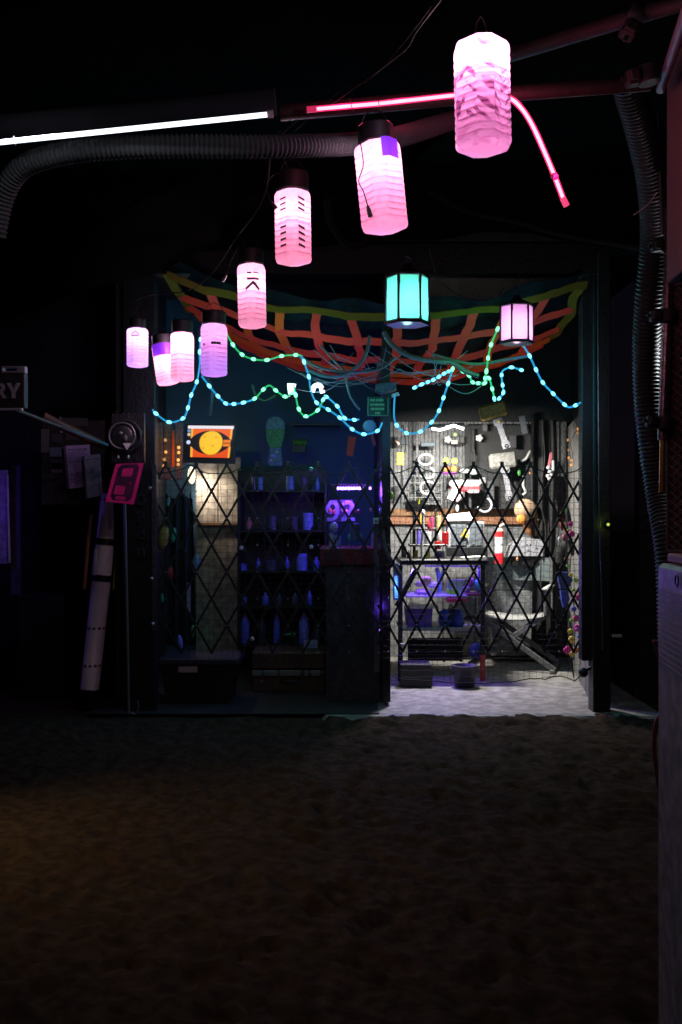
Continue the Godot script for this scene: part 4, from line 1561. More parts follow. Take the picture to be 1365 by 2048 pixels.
	item("pink_strap", "pale pink strap under the red and white blaster", "strap", st, M(lin(0.55, 0.35, 0.36), 0.6))
	st = S()
	ball(st, P(915, 1017, 8.95), Vector3(0.017, 0.034, 0.015), Basis(), 10)
	item("white_pendant", "white pendant hanging over the white box", "pendant", st, white)
	# mallets
	for q in [[986, 822, 27, 15, 0.27, lin(0.40, 0.28, 0.05), 996, 842, 1013, 892, "yellow mallet with a wrench shaped handle, upper one", 8.7], [1006, 921, 27, 15, 0.11, lin(0.33, 0.32, 0.29), 1010, 938, 1019, 996, "grey mallet with a pale wrench handle, lower one", 8.95]]:
		var d: float = q[11]
		t = thing("mallet", q[10], "mallet", P(q[8], q[9], d), "mallets hung on the back wall")
		st = S()
		box(st, P(q[0], q[1], d), Vector3(q[2] * 2.0 / F * d, q[3] * 2.0 / F * d, 0.09), Basis(Vector3.BACK, q[4]), 0.018)
		obj("head", st, M(q[5], 0.6, 0.0, {"dirt": 3.0, "bump": 0.3}), t)
		var a := P(q[6], q[7], d - 0.02)
		var b := P(q[8], q[9], d - 0.02)
		var hm := M(lin(0.42, 0.42, 0.45), 0.45, 0.1, {"dirt": 4.0, "bump": 0.2})
		st = S()
		var u := (b - a).normalized()
		var n := Vector3(-u.y, u.x, 0)
		var l := a.distance_to(b)
		var poly := PackedVector2Array()
		for w in [[-0.02, 0.036], [0.02, 0.040], [0.05, 0.022], [l * 0.6, 0.021], [l - 0.05, 0.024], [l - 0.02, 0.034], [l + 0.02, 0.030]]:
			poly.append(Vector2(a.x, a.y) + Vector2(u.x, u.y) * w[0] + Vector2(n.x, n.y) * w[1])
		for w in [[l + 0.015, -0.010], [l - 0.012, 0.0], [l + 0.02, 0.012]]:
			pass
		for w in [[l + 0.02, -0.030], [l - 0.02, -0.034], [l - 0.05, -0.024], [l * 0.6, -0.021], [0.05, -0.022], [0.02, -0.040], [-0.02, -0.036]]:
			poly.append(Vector2(a.x, a.y) + Vector2(u.x, u.y) * w[0] + Vector2(n.x, n.y) * w[1])
		prism(st, poly, 0.03, Transform3D(Basis(), Vector3(0, 0, a.z)))
		obj("handle", st, hm, t)
		st = S()
		tube(st, ringpts(b + Vector3(0, 0, 0.016), 0.013), 0.005, 6)
		obj("bolt_ring", st, black, t)
		st = S()
		ball(st, a + Vector3(0.012, -0.005, 0.02), Vector3.ONE * 0.016, Basis(), 8)
		obj("bolt", st, M(q[5], 0.5), t)
	st = S()
	slab_px(st, [[1039, 833], [1050, 831], [1056, 866], [1046, 868]], 9.1, 0.03)
	item("grey_bracket", "mottled grey metal strip on the dark board right of the yellow mallet", "strip", st, M(lin(0.30, 0.31, 0.34), 0.5, 0.3, {"dirt": 6.0, "bump": 0.3}))
	st = S()
	tube(st, curve(px([[1042, 922], [1052, 918], [1059, 906], [1062, 902]], 9.0), 4), 0.012, 8)
	item("pale_horn", "short pale curved horn above the green charm", "horn", st, M(lin(0.45, 0.45, 0.43), 0.5))
	st = S()
	tube(st, curve(px([[1049, 952], [1047, 970], [1052, 984], [1046, 990]], 9.0), 4), 0.013, 8)
	item("pale_horn", "long pale curved horn beside the black upright bag", "horn", st, M(lin(0.45, 0.45, 0.43), 0.5))
	st = S()
	ball(st, P(1039, 944, 9.0), Vector3(3.5, 8, 3) / F * 9.0, Basis(), 10)
	item("green_charm", "small green glass charm right of the grey mallet", "charm", st, M(lin(0.06, 0.35, 0.05), 0.4))
	t = thing("black_bag", "black upright bag with two orange buttons behind the lower mallet", "bag", P(1062, 998, 9.0))
	st = S()
	slab_px(st, [[1054, 930], [1072, 928], [1078, 994], [1050, 996]], 9.0, 0.06)
	obj("body", st, M(lin(0.05, 0.055, 0.06), 0.6, 0.0, {"dirt": 3.0}), t)
	for y in [936.0, 946.0]:
		st = S()
		ball(st, P(1062, y, 8.99), Vector3(0.015, 0.015, 0.008), Basis(), 8)
		obj("button", st, M(lin(0.6, 0.2, 0.05), 0.5), t)
	# tool clutter on the corrugated wall
	t = thing("wire_organizer", "grey wire organizer hanging below the three white rings", "rack", P(850, 1008, 9.15))
	for y in [952.0, 966.0, 981.0, 995.0, 1008.0]:
		st = S()
		tube(st, px([[818, y], [884, y]], 9.15), 0.004, 5)
		obj("wire", st, M(lin(0.2, 0.2, 0.2), 0.5), t)
	for x in [818.0, 831.0, 844.0, 857.0, 870.0, 884.0]:
		st = S()
		tube(st, px([[x, 952], [x, 1008]], 9.16), 0.004, 5)
		obj("wire", st, M(lin(0.2, 0.2, 0.2), 0.5), t)
	st = S()
	rect_px(st, 820, 985, 882, 1007, 9.2, 0.05)
	item("dark_tray", "dark tray in the wire organizer's foot", "tray", st, M(lin(0.05, 0.055, 0.055), 0.6))
	for q in [[802, 872, 818, 890, lin(0.04, 0.05, 0.06), "dark sticker left of the work light"], [842, 884, 872, 893, lin(0.08, 0.11, 0.13), "blue grey long label under the work light's left end"], [920, 872, 930, 886, lin(0.04, 0.04, 0.04), "black square tag right of the beige block"], [806, 950, 816, 975, lin(0.10, 0.10, 0.11), "grey pliers sleeve left of the wire organizer"], [938, 985, 944, 1016, lin(0.04, 0.04, 0.045), "black screwdriver under the toy blaster"],
			[960, 955, 972, 968, lin(0.30, 0.30, 0.30), "pale square pad right of the toy blaster"], [975, 962, 990, 1000, lin(0.06, 0.06, 0.065), "dark file sheath left of the lower mallet's handle"], [1030, 962, 1038, 1012, lin(0.08, 0.08, 0.08), "dark chisel right of the lower mallet's handle"], [944, 858, 950, 905, lin(0.015, 0.015, 0.015), "black strap hanging at the speckled board's left edge"], [1020, 870, 1034, 896, lin(0.05, 0.05, 0.055), "dark pouch right of the yellow mallet's handle"], [966, 848, 976, 862, lin(0.10, 0.10, 0.10), "grey hook plate left of the yellow mallet's handle"], [887, 952, 893, 1000, lin(0.03, 0.03, 0.03), "black cable tie strip left of the toy blaster"]]:
		st = S()
		rect_px(st, q[0], q[1], q[2], q[3], 9.1, 0.03, 0.006)
		item("wall_tool", q[5], "tool", st, M(q[4], 0.6), "small tools hung on the back wall")
	for q in [[[[912, 895], [913, 905], [911, 914]], "black cord above the foam cubes"], [[[806, 850], [812, 890], [804, 940], [810, 1000]], "dark cord falling left of the wall batten"], [[[944, 880], [950, 915], [941, 950], [948, 975]], "dark cord on the speckled board's left side"], [[[1085, 850], [1090, 920], [1080, 990], [1092, 1060], [1086, 1120]], "dark cord looping before the black curtain"], [[[1112, 1000], [1118, 1060], [1108, 1120], [1114, 1180]], "dark cord hanging down the pale side wall"]]:
		st = S()
		tube(st, curve(px(q[0], 8.9 if q[0][0][0] > 1000 else 9.1), 5), 0.007, 6)
		item("hanging_rope", q[1], "rope", st, M(lin(0.012, 0.012, 0.013), 0.6))
	for q in [[1124, 1052, 4, 10, lin(0.35, 0.04, 0.06), "crimson shoe high on the side wall"], [1130, 1075, 6, 8, lin(0.25, 0.05, 0.10), "dark red shoe under the crimson shoe"], [1120, 1080, 4, 7, lin(0.5, 0.5, 0.5), "white charm left of the dark red shoe"], [1137, 1030, 5, 22, lin(0.03, 0.03, 0.03), "black bundle above the shoes on the side wall"], [1143, 1095, 6, 18, lin(0.02, 0.02, 0.022), "black pouch below the shoes on the side wall"]]:
		st = S()
		ball(st, P(q[0], q[1], 7.8), Vector3(q[2], q[3], q[2]) / F * 7.8, Basis(Vector3.BACK, 0.2), 12)
		item("wall_hanging", q[5], "hanging", st, M(q[4], 0.6), "things hung on the side wall")
	# lamp and knives on the side wall
	st = S()
	slab_px(st, [[1097, 930], [1101, 906], [1104, 904], [1105, 912], [1101, 932]], 8.6, 0.02)
	item("pink_dagger", "pink pointed toy dagger hanging on the side wall", "toy", st, M(lin(0.65, 0.18, 0.2), 0.4))
	st = S()
	rect_px(st, 1105, 921, 1109, 941, 8.55, 0.015, 0.002)
	item("white_strip", "short bright white strip right of the pink toy dagger", "strip", st, M(lin(0.85, 0.85, 0.85), 0.4))
	st = S()
	for q in [[1098, 935], [1101, 944], [1097, 952], [1104, 949], [1100, 957]]:
		ball(st, P(q[0], q[1], 8.6), Vector3(0.022, 0.018, 0.018), Basis(), 8)
	item("white_figure", "lumpy white figurine under the pink toy dagger", "figurine", st, M(lin(0.5, 0.48, 0.48), 0.6))
	t = thing("amber_string_light", "short string of amber fairy lights on the side wall at right", "string light", P(1142, 900, 7.6))
	st = S()
	tube(st, curve(px([[1135, 870], [1138, 882], [1140, 908], [1143, 920], [1142, 930], [1146, 910], [1142, 884], [1155, 858]], 7.55), 4), 0.002, 5)
	obj("wire", st, black, t)
	for q in [[1136, 880, 0.5], [1138, 900, 0.3], [1138, 916, 0.8], [1144, 921, 0.8], [1143, 930, 1.1], [1156, 858, 0.6], [1156, 866, 0.3]]:
		st = S()
		ball(st, P(q[0], q[1], 7.54), Vector3(0.009, 0.012, 0.009), Basis(), 8)
		obj("bulb", st, M(lin(0.6, 0.4, 0.2), 0.4, 0.0, {"em": lin(1.0, 0.36, 0.05), "e": q[2]}), t)
		omni(P(q[0], q[1], 7.54), lin(1.0, 0.3, 0.04), 0.0014 * q[2], 0.01)
	# round drum, leather bag
	t = thing("round_drum", "round cream drum with an orange patch leaning above the white hood", "drum", P(1052, 1052, 8.9))
	st = S()
	lathe(st, [Vector2(0, 0.0), Vector2(0.085, 0.012), Vector2(0.098, 0.035), Vector2(0.098, 0.06), Vector2(0, 0.06)], 24, Transform3D(Basis(Vector3.RIGHT, -PI / 2 + 0.25), P(1053, 1022, 8.85)))
	obj("skin", st, M(lin(0.68, 0.46, 0.29), 0.6, 0.0, {"dirt": 2.0}), t)
	st = S()
	ball(st, P(1043, 1038, 8.84), Vector3(0.045, 0.045, 0.02), Basis(), 12)
	obj("orange_patch", st, M(lin(0.65, 0.24, 0.04), 0.5), t)
	st = S()
	soft(st)
	ball(st, P(1072, 1048, 9.0), Vector3(26, 30, 10) / F * 9.0, Basis(Vector3.BACK, 0.3), 16)
	item("leather_bag", "sagging brown leather bag behind the cream drum", "bag", st, M(lin(0.38, 0.15, 0.045), 0.6, 0.0, {"dirt": 4.0, "bump": 0.4}))
	for q in [[1067, 1046], [1078, 1040]]:
		st = S()
		ball(st, P(q[0], q[1], 8.86), Vector3(0.013, 0.013, 0.006), Basis(), 8)
		item("dark_stud", "dark stud on the leather bag, %s one" % ("lower" if q[0] < 1070 else "upper"), "stud", st, black)
	# white hood
	t = thing("white_hood", "white domed hood with a dark underside on the cabinet top", "hood", P(1055, 1132, 8.95))
	st = S()
	slab_px(st, [[1018, 1112], [1024, 1092], [1040, 1080], [1052, 1075], [1086, 1080], [1090, 1112]], 8.9, 0.24)
	obj("shell", st, M(lin(0.55, 0.55, 0.58), 0.5, 0.0, {"dirt": 3.0, "bump": 0.2}), t)
	st = S()
	rect_px(st, 1026, 1112, 1088, 1132, 8.93, 0.2, 0.006)
	obj("base", st, black, t)
	st = S()
	ball(st, P(1035, 1118, 8.9), Vector3(0.012, 0.02, 0.012), Basis(), 8)
	obj("knob", st, M(lin(0.6, 0.25, 0.1), 0.5), t)
	for q in [[1054, 1089], [1057, 1101], [1074, 1096]]:
		st = S()
		ball(st, P(q[0], q[1], 8.895), Vector3(0.008, 0.008, 0.003), Basis(), 6)
		obj("spot", st, M(lin(0.08, 0.08, 0.2), 0.5), t)
	# striped post
	t = thing("striped_post", "red and white striped post standing on the low cabinet", "post", P(998, 1128, 8.9))
	for q in [[1056, 1062, lin(0.6, 0.5, 0.42)], [1062, 1074, lin(0.65, 0.03, 0.03)], [1074, 1089, lin(0.72, 0.72, 0.72)], [1089, 1090.5, lin(0.2, 0.2, 0.2)], [1090.5, 1106, lin(0.74, 0.74, 0.74)], [1106, 1127, lin(0.65, 0.02, 0.03)]]:
		st = S()
		var r: float = 9.0 / F * 8.9
		tube(st, [P(999, q[1], 8.9), P(999, q[0], 8.9)], r if q[0] > 1056 else [r, r * 0.6], 18)
		obj("band", st, M(q[2], 0.35), t)
	st = S()
	tube(st, px([[995, 1057], [1002, 1051], [1010, 1048]], 8.9), 0.012, 8)
	obj("lever", st, M(lin(0.45, 0.43, 0.4), 0.5), t)
	# low cabinet under the hood and post
	t = thing("low_cabinet", "grey low cabinet behind the folding chair", "cabinet", P(1040, 1310, 9.2))
	for r in [[984, 1130, 1104, 1180], [984, 1181, 1104, 1312]]:
		st = S()
		rect_px(st, r[0], r[1], r[2], r[3], 9.05, 0.25, 0.006)
		obj("panel", st, M(lin(0.30, 0.31, 0.31), 0.6, 0.0, {"dirt": 2.0}), t)
	# tool case with a white box on it
	t = thing("tool_case", "grey hard case with two panels and a yellow mark", "case", P(932, 1100, 8.7))
	st = S()
	rect_px(st, 896, 1043, 970, 1096, 8.75, 0.16, 0.012)
	obj("body", st, M(lin(0.34, 0.36, 0.37), 0.5), t)
	for r in [[902, 1049, 934, 1092], [940, 1046, 966, 1092]]:
		st = S()
		rect_px(st, r[0], r[1], r[2], r[3], 8.735, 0.02, 0.006)
		obj("panel", st, M(lin(0.15, 0.17, 0.19), 0.45, 0.0, {"dirt": 3.0}), t)
	st = S()
	slab_px(st, [[929, 1062], [932, 1056], [936, 1070], [934, 1076], [928, 1071], [921, 1074]], 8.71, 0.01)
	obj("yellow_mark", st, M(lin(0.65, 0.42, 0.03), 0.5), t)
	st = S()
	rect_px(st, 895, 1094, 976, 1118, 8.74, 0.18, 0.006)
	item("black_case", "black flat case under the grey hard case", "case", st, black)
	st = S()
	slab_px(st, [[889, 1032], [900, 1029], [944, 1024], [947, 1036], [944, 1041], [890, 1042]], 8.72, 0.12)
	item("white_box", "white box lying on the grey hard case", "box", st, M(lin(0.78, 0.76, 0.74), 0.6))
	st = S()
	slab_px(st, [[908, 1117], [958, 1113], [972, 1113], [976, 1117], [908, 1121]], 8.3, 0.16)
	item("white_tray", "flat white tray under the black flat case", "tray", st, M(lin(0.72, 0.72, 0.68), 0.5))
	# lamp mast at left
	t = thing("desk_lamp", "black desk lamp with a pale jointed arm in the left of the bright room", "lamp", P(845, 1118, 8.3))
	st = S()
	slab_px(st, [[816, 1004], [850, 998], [844, 1020], [828, 1022]], 8.3, 0.08)
	obj("shade", st, black, t)
	st = S()
	tube(st, curve(px([[847, 1020], [846, 1040], [847, 1060], [844, 1085], [845, 1118]], 8.28), 4), 0.012, 8)
	obj("arm", st, M(lin(0.5, 0.48, 0.5), 0.4, 0.4), t)
	st = S()
	ball(st, P(847, 1026, 8.26), Vector3(0.014, 0.03, 0.014), Basis(), 10)
	obj("joint", st, M(lin(0.75, 0.75, 0.75), 0.4), t)
	st = S()
	tube(st, px([[839, 995], [837, 1008]], 8.25), 0.010, 6)
	item("yellow_pencil", "short yellow stick over the black desk lamp", "stick", st, M(lin(0.65, 0.62, 0.05), 0.5))
	# things on the upper table level
	var lot := [
		[818, 1122, 6, 22, lin(0.6, 0.03, 0.03), "bottle", "red capped bottle at the far left of the black table", 1052], [808, 1122, 10, 40, lin(0.03, 0.03, 0.035), "bottle", "black tall bottle at the left end of the table", 1118],
		[838, 1088, 9, 28, lin(0.16, 0.12, 0.6), "can", "violet can on the black table's rack", 0], [856, 1088, 14, 24, lin(0.7, 0.7, 0.72), "can", "white tub beside the violet can", 0], [854, 1089, 9, 16, lin(0.10, 0.38, 0.36), "can", "turquoise cup before the white tub", 0],
		[864, 1062, 10, 28, lin(0.25, 0.04, 0.10), "can", "dark crimson jar under the timber rail", 0], [858, 1058, 6, 18, lin(0.6, 0.03, 0.03), "bottle", "small red flask beside the crimson jar", 0], [878, 1062, 9, 30, lin(0.65, 0.55, 0.20), "can", "yellow white carton by the grey hard case", 0], [880, 1090, 12, 34, lin(0.68, 0.68, 0.66), "bottle", "white spray bottle by the grey hard case", 0],
		[891, 1090, 14, 26, lin(0.65, 0.015, 0.02), "can", "shiny red mug against the grey hard case", 0], [876, 1098, 13, 16, lin(0.5, 0.01, 0.015), "can", "dark red bowl left of the shiny red mug", 0], [833, 1118, 7, 18, lin(0.55, 0.45, 0.01), "can", "yellow tin low on the black table", 0], [857, 1118, 7, 18, lin(0.50, 0.45, 0.02), "can", "yellow tin right of the jointed lamp arm", 0], [880, 1118, 20, 16, lin(0.08, 0.05, 0.2), "can", "dark violet pot on the black table", 0], [842, 1050, 5, 20, lin(0.55, 0.4, 0.05), "can", "mustard tube behind the lamp arm", 0]]
	var k := 0
	for q in lot:
		st = S()
		var dd := 8.35 + (k % 3) * 0.06
		k += 1
		var p := P(q[0], q[1], dd)
		if q[5] == "can":
			can(st, p, q[2] * 0.5 / F * dd, q[3] / F * dd)
		else:
			bottle_shape(st, p, q[2] * 0.5 / F * dd, q[3] / F * dd)
		item("bottle" if q[5] == "bottle" else "canister", q[6], "bottle" if q[5] == "bottle" else "canister", st, M(q[4], 0.35), "things on the black table")
	st = S()
	rect_px(st, 820, 1089, 895, 1093, 8.3, 0.25)
	rect_px(st, 822, 1056, 880, 1060, 8.45, 0.12)
	rect_px(st, 826, 1018, 832, 1118, 8.5, 0.03)
	rect_px(st, 870, 1018, 874, 1118, 8.5, 0.03)
	item("black_rack", "black two level rack behind the jars on the table", "rack", st, black)
	# black table with a lower level
	t = thing("black_table", "black table with a lit lower shelf and one red foot", "table", P(885, 1372, 8.0))
	st = S()
	rect_px(st, 800, 1119, 978, 1130, 8.0, 0.55, 0.006)
	obj("tabletop", st, black, t)
	st = S()
	rect_px(st, 812, 1190, 966, 1195, 8.05, 0.45, 0.004)
	obj("shelf", st, M(lin(0.42, 0.42, 0.50), 0.5), t)
	for q in [[962, 971, 8.02], [797, 806, 8.02]]:
		st = S()
		rect_px(st, q[0], 1130, q[1], 1310, q[2], 0.045, 0.004)
		var lg := obj("leg", st, black, t)
		st = S()
		rect_px(st, q[0] - 0.5, 1310, q[1] + 0.5, 1371, q[2] - 0.003, 0.05, 0.004)
		obj("foot", st, M(lin(0.42, 0.04, 0.015), 0.45) if q[0] > 900 else black, lg)
	st = S()
	tube(st, px([[830, 1140], [800, 1200], [793, 1212]], 7.95), 0.018, 8)
	obj("brace", st, black, t)
	# violet lamps under the tabletop
	t = thing("violet_shelf_light", "violet blue strip lamp under the black table's top", "lamp", P(900, 1134, 8.1))
	st = S()
	rect_px(st, 850, 1131, 960, 1134, 8.08, 0.03, 0.001)
	obj("strip", st, M(lin(0.4, 0.4, 0.6), 0.4, 0.0, {"em": lin(0.16, 0.06, 1.0), "e": 0.4}), t)
	area(P(850, 1138, 7.98), P(870, 1440, 6.85), lin(0.22, 0.10, 1.0), 1.0, 0.3, 0.03)
	area(P(890, 1138, 8.12), P(890, 1400, 8.05), lin(0.22, 0.12, 1.0), 0.2, 0.55, 0.03)
	t = thing("blue_tube_light", "upright light blue tube lamp left of the black table", "lamp", P(792, 1198, 7.6))
	st = S()
	tube(st, px([[792, 1152], [793, 1196]], 7.6), 0.012, 10)
	obj("tube", st, M(lin(0.4, 0.5, 0.6), 0.4, 0.0, {"em": lin(0.10, 0.42, 1.0), "e": 0.9}), t)
	st = S()
	rect_px(st, 787, 1126, 798, 1200, 7.63, 0.02)
	obj("holder", st, M(lin(0.06, 0.12, 0.45), 0.5), t)
	omni(P(792, 1172, 7.58), lin(0.1, 0.3, 1.0), 0.015, 0.02)
	# lower shelf things
	for q in [[853, 1160, 12, 8, lin(0.65, 0.36, 0.25), "round pale orange cake stand lid on the lit shelf", 0.5], [866, 1170, 14, 7, lin(0.6, 0.58, 0.54), "white folded cloth on the lit shelf", 0.6], [840, 1168, 10, 6, lin(0.5, 0.42, 0.36), "beige cushion on the lit shelf", 0.6], [846, 1183, 16, 6, lin(0.5, 0.35, 0.62), "lilac folded towel on the lit shelf", 0.7],
			[958, 1170, 10, 13, lin(0.12, 0.45, 0.62), "blue ball with a dark mark at the lit shelf's right end", 0.4], [942, 1164, 7, 10, lin(0.55, 0.12, 0.45), "magenta ball beside the blue ball", 0.4], [824, 1188, 5, 4, lin(0.7, 0.7, 0.75), "small white pebble on the lit shelf's left end", 0.5], [934, 1178, 9, 7, lin(0.45, 0.28, 0.5), "mauve pouch left of the magenta ball", 0.6]]:
		st = S()
		ball(st, P(q[0], q[1], 8.12), Vector3(q[2], q[3], q[2]) / F * 8.1, Basis(), 14)
		item("soft_goods", q[5], "goods", st, M(q[4], q[6]), "goods on the lit shelf")
	t = thing("tilted_card", "white card with a lime green foot standing on the lit shelf", "card", P(912, 1190, 8.1))
	st = S()
	slab_px(st, [[897, 1160], [930, 1159], [922, 1188], [893, 1190]], 8.1, 0.015)
	obj("card", st, M(lin(0.55, 0.52, 0.72), 0.6), t)
	st = S()
	slab_px(st, [[892, 1182], [897, 1178], [903, 1181], [909, 1179], [916, 1180], [920, 1184], [916, 1192], [900, 1193]], 8.07, 0.03)
	obj("green_foot", st, M(lin(0.22, 0.62, 0.06), 0.5), t)
	st = S()
	rect_px(st, 894, 1197, 934, 1205, 8.03, 0.1)
	item("red_tray", "dark red flat tray under the lit shelf", "tray", st, M(lin(0.28, 0.015, 0.03), 0.5))
	st = S()
	rect_px(st, 935, 1187, 962, 1192, 8.02, 0.2)
	item("maroon_block", "maroon block at the lit shelf's right end", "block", st, M(lin(0.18, 0.03, 0.08), 0.6))
	st = S()
	tube(st, curve(px([[880, 1192], [879, 1160], [874, 1136]], 8.35), 4), 0.018, 8)
	tube(st, curve(px([[881, 1160], [888, 1140]], 8.35), 4), 0.012, 8)
	item("blue_stalk", "light blue branched stalk behind the lit shelf", "stalk", st, M(lin(0.25, 0.45, 0.7), 0.5))
	for q in [[958, 6], [964, 6]]:
		st = S()
		tube(st, px([[q[0], 1132], [q[0], 1158]], 8.12), 0.009, 8)
		item("violet_rod", "short violet rod at the lit shelf's right end, %s one" % ("left" if q[0] < 960 else "right"), "rod", st, M(lin(0.25, 0.15, 0.8), 0.4))
	# under the table
	t = thing("purple_crate", "purple tub with a white lid under the lit shelf", "tub", P(845, 1255, 8.2))
	st = S()
	slab_px(st, [[812, 1217], [866, 1217], [864, 1254], [816, 1254]], 8.2, 0.28)
	obj("tub", st, M(lin(0.12, 0.06, 0.4), 0.5), t)
	st = S()
	slab_px(st, [[822, 1213], [828, 1211], [850, 1214], [878, 1213], [880, 1217], [822, 1218]], 8.17, 0.3)
	obj("lid", st, M(lin(0.75, 0.75, 0.72), 0.5), t)
	t = thing("blue_backpack", "blue rounded backpack with a dark middle band", "backpack", P(904, 1256, 8.2))
	for q in [[890, lin(0.02, 0.08, 0.55)], [917, lin(0.02, 0.07, 0.45)]]:
		st = S()
		ball(st, P(q[0], 1238, 8.25), Vector3(13, 21, 16) / F * 8.2, Basis(), 16)
		obj("pocket", st, M(q[1], 0.45), t)
	st = S()
	ball(st, P(904, 1236, 8.3), Vector3(18, 22, 20) / F * 8.2, Basis(), 16)
	obj("body", st, M(lin(0.03, 0.05, 0.10), 0.6), t)
	st = S()
	tube(st, curve(px([[898, 1215], [902, 1209], [907, 1215]], 8.1), 4), 0.006, 6)
	obj("handle", st, black, t)
	st = S()
	rect_px(st, 800, 1256, 965, 1262, 8.15, 0.5)
	item("low_platform", "grey low platform under the purple tub and backpack", "platform", st, M(lin(0.30, 0.30, 0.30), 0.7))
	t = thing("black_crate", "black slatted crate on the floor under the table", "crate", P(868, 1325, 8.6))
	for y in [1279.0, 1289.0, 1299.0, 1309.0]:
		st = S()
		rect_px(st, 816, y, 926, y + 5.0, 8.5, 0.02)
		obj("slat", st, black, t)
	for x in [816.0, 850.0, 886.0, 920.0]:
		st = S()
		rect_px(st, x, 1276, x + 6, 1324, 8.51, 0.02)
		obj("upright", st, black, t)
	st = S()
	rect_px(st, 816, 1276, 926, 1322, 8.72, 0.02)
	obj("back_panel", st, black, t)
	st = S()
	ball(st, P(916, 1285, 8.45), Vector3(12, 11, 8) / F * 8.45, Basis(), 12)
	item("black_bundle", "black rolled bundle on the slatted crate's right end", "bundle", st, black)
	st = S()
	ball(st, P(953, 1302, 8.1), Vector3(13, 18, 8) / F * 8.1, Basis(), 16)
	item("dark_blue_disc", "dark blue round disc leaning beside the table's red foot", "disc", st, M(lin(0.03, 0.05, 0.18), 0.5))
	st = S()
	slab_px(st, [[802, 1330], [862, 1330], [868, 1340], [864, 1374], [802, 1375]], 7.72, 0.25)
	item("black_box", "black box on the slab at the left of the bright doorway", "box", st, M(lin(0.03, 0.028, 0.028), 0.6))
	t = thing("dark_bucket", "dark bucket on the slab left of the red foot", "bucket", P(930, 1374, 7.75))
	st = S()
	lathe(st, [Vector2(0, 0), Vector2(0.075, 0), Vector2(0.098, 0.155), Vector2(0.104, 0.155), Vector2(0.104, 0.165), Vector2(0.092, 0.165), Vector2(0.07, 0.01)], 20, Transform3D(Basis(), Vector3(P(930, 1374, 7.75).x, 0.005, -7.75)))
	obj("pail", st, M(lin(0.035, 0.03, 0.05), 0.5), t)
	st = S()
	tube(st, ringpts(Vector3(P(930, 1374, 7.75).x, 0.15, -7.75), 0.104, Basis(Vector3.RIGHT, 0.5), PI, TAU), 0.003, 5)
	obj("handle", st, black, t)
	st = S()
	rect_px(st, 801, 1287, 810, 1304, 7.6, 0.02, 0.002)
	item("white_label_box", "small white box with a dark stroke by the table's left foot", "box", st, M(lin(0.5, 0.48, 0.45), 0.6))
	for q in [[947, 1250, "left pale flip flop by the folding chair"], [962, 1252, "right pale flip flop by the folding chair"], [933, 1250, "small pale shell left of the flip flops"]]:
		st = S()
		ball(st, P(q[0], q[1], 8.05), Vector3(7 if q[0] > 940 else 4, 2.5, 5) / F * 8.0, Basis(Vector3.BACK, -0.15), 10)
		item("pale_slipper", q[2], "slipper", st, M(lin(0.6, 0.58, 0.54), 0.6))
	st = S()
	tube(st, curve(px([[940, 1236], [930, 1238], [942, 1232], [955, 1238], [962, 1246]], 8.1), 4), 0.014, 8)
	item("black_strap", "black coiled strap left of the folding chair", "strap", st, black)
	# cardboard roll and stool behind the chair
	st = S()
	slab_px(st, [[1068, 1250], [1108, 1240], [1108, 1312], [1078, 1312]], 9.0, 0.2)
	item("brown_carton", "brown upright carton behind the folding chair", "carton", st, M(lin(0.30, 0.16, 0.07), 0.8, 0.0, {"dirt": 2.0}))
	chair()
	# garland on the side wall
	t = thing("garland", "garland of bright paper flowers on the right side wall", "garland", P(1150, 1320, 7.6))
	st = S()
	tube(st, curve(px([[1136, 1020], [1145, 1080], [1140, 1150], [1150, 1230], [1148, 1320]], 7.6), 4), 0.004, 5)
	obj("string", st, black, t)
	var cols := [lin(0.7, 0.03, 0.25), lin(0.08, 0.10, 0.6), lin(0.35, 0.6, 0.08), lin(0.7, 0.55, 0.08), lin(0.55, 0.04, 0.4), lin(0.06, 0.2, 0.6), lin(0.7, 0.2, 0.05)]
	for q in [[1132, 1020, 3, 2], [1142, 1048, 5, 0], [1144, 1068, 6, 0], [1138, 1062, 4, 3], [1134, 1118, 4, 6], [1136, 1132, 3, 2], [1142, 1150, 4, 3], [1153, 1160, 5, 2], [1157, 1195, 6, 0], [1147, 1180, 4, 2], [1153, 1237, 6, 0], [1144, 1240, 4, 2], [1156, 1256, 7, 4], [1161, 1250, 4, 3], [1141, 1263, 5, 3], [1143, 1280, 7, 3], [1135, 1300, 7, 0], [1144, 1308, 5, 3], [1152, 1300, 6, 6], [1160, 1272, 5, 5], [1148, 1218, 5, 1]]:
		st = S()
		var c := P(q[0], q[1], 7.55 + rng.randf_range(-0.05, 0.05))
		for i in 5:
			var a := TAU * i / 5.0 + rng.randf()
			ball(st, c + Vector3(cos(a), sin(a), rng.randf_range(-0.3, 0.5)) * (q[2] * 0.5 / F * 7.5), Vector3(0.7, 0.7, 0.35) * (q[2] / F * 7.5), Basis(Vector3.BACK, a), 8)
		obj("flower", st, M(cols[q[3]], 0.6), t)
	for q in [[1116, 1145, 1142, 1178, lin(0.04, 0.07, 0.30), "blue cap with a knitted rim on the side wall"], [1122, 1182, 1136, 1215, lin(0.03, 0.06, 0.5), "bright blue sock hanging under the blue cap"]]:
		st = S()
		slab_px(st, [[q[0], q[1]], [q[2], q[1]], [q[2] + 4, (q[1] + q[3]) / 2], [q[2] - 5, q[3]], [q[0] + 6, q[3]], [q[0] + 2, (q[1] + q[3]) / 2]], 7.9, 0.05)
		item("hanging_cloth", q[5], "cloth", st, M(q[4], 0.7, 0.0, {"dirt": 4.0}))
	st = S()
	slab_px(st, [[1138, 1318], [1146, 1318], [1150, 1365], [1144, 1340]], 7.5, 0.01)
	item("dark_feather", "dark feather hanging under the garland", "feather", st, black)
	st = S()
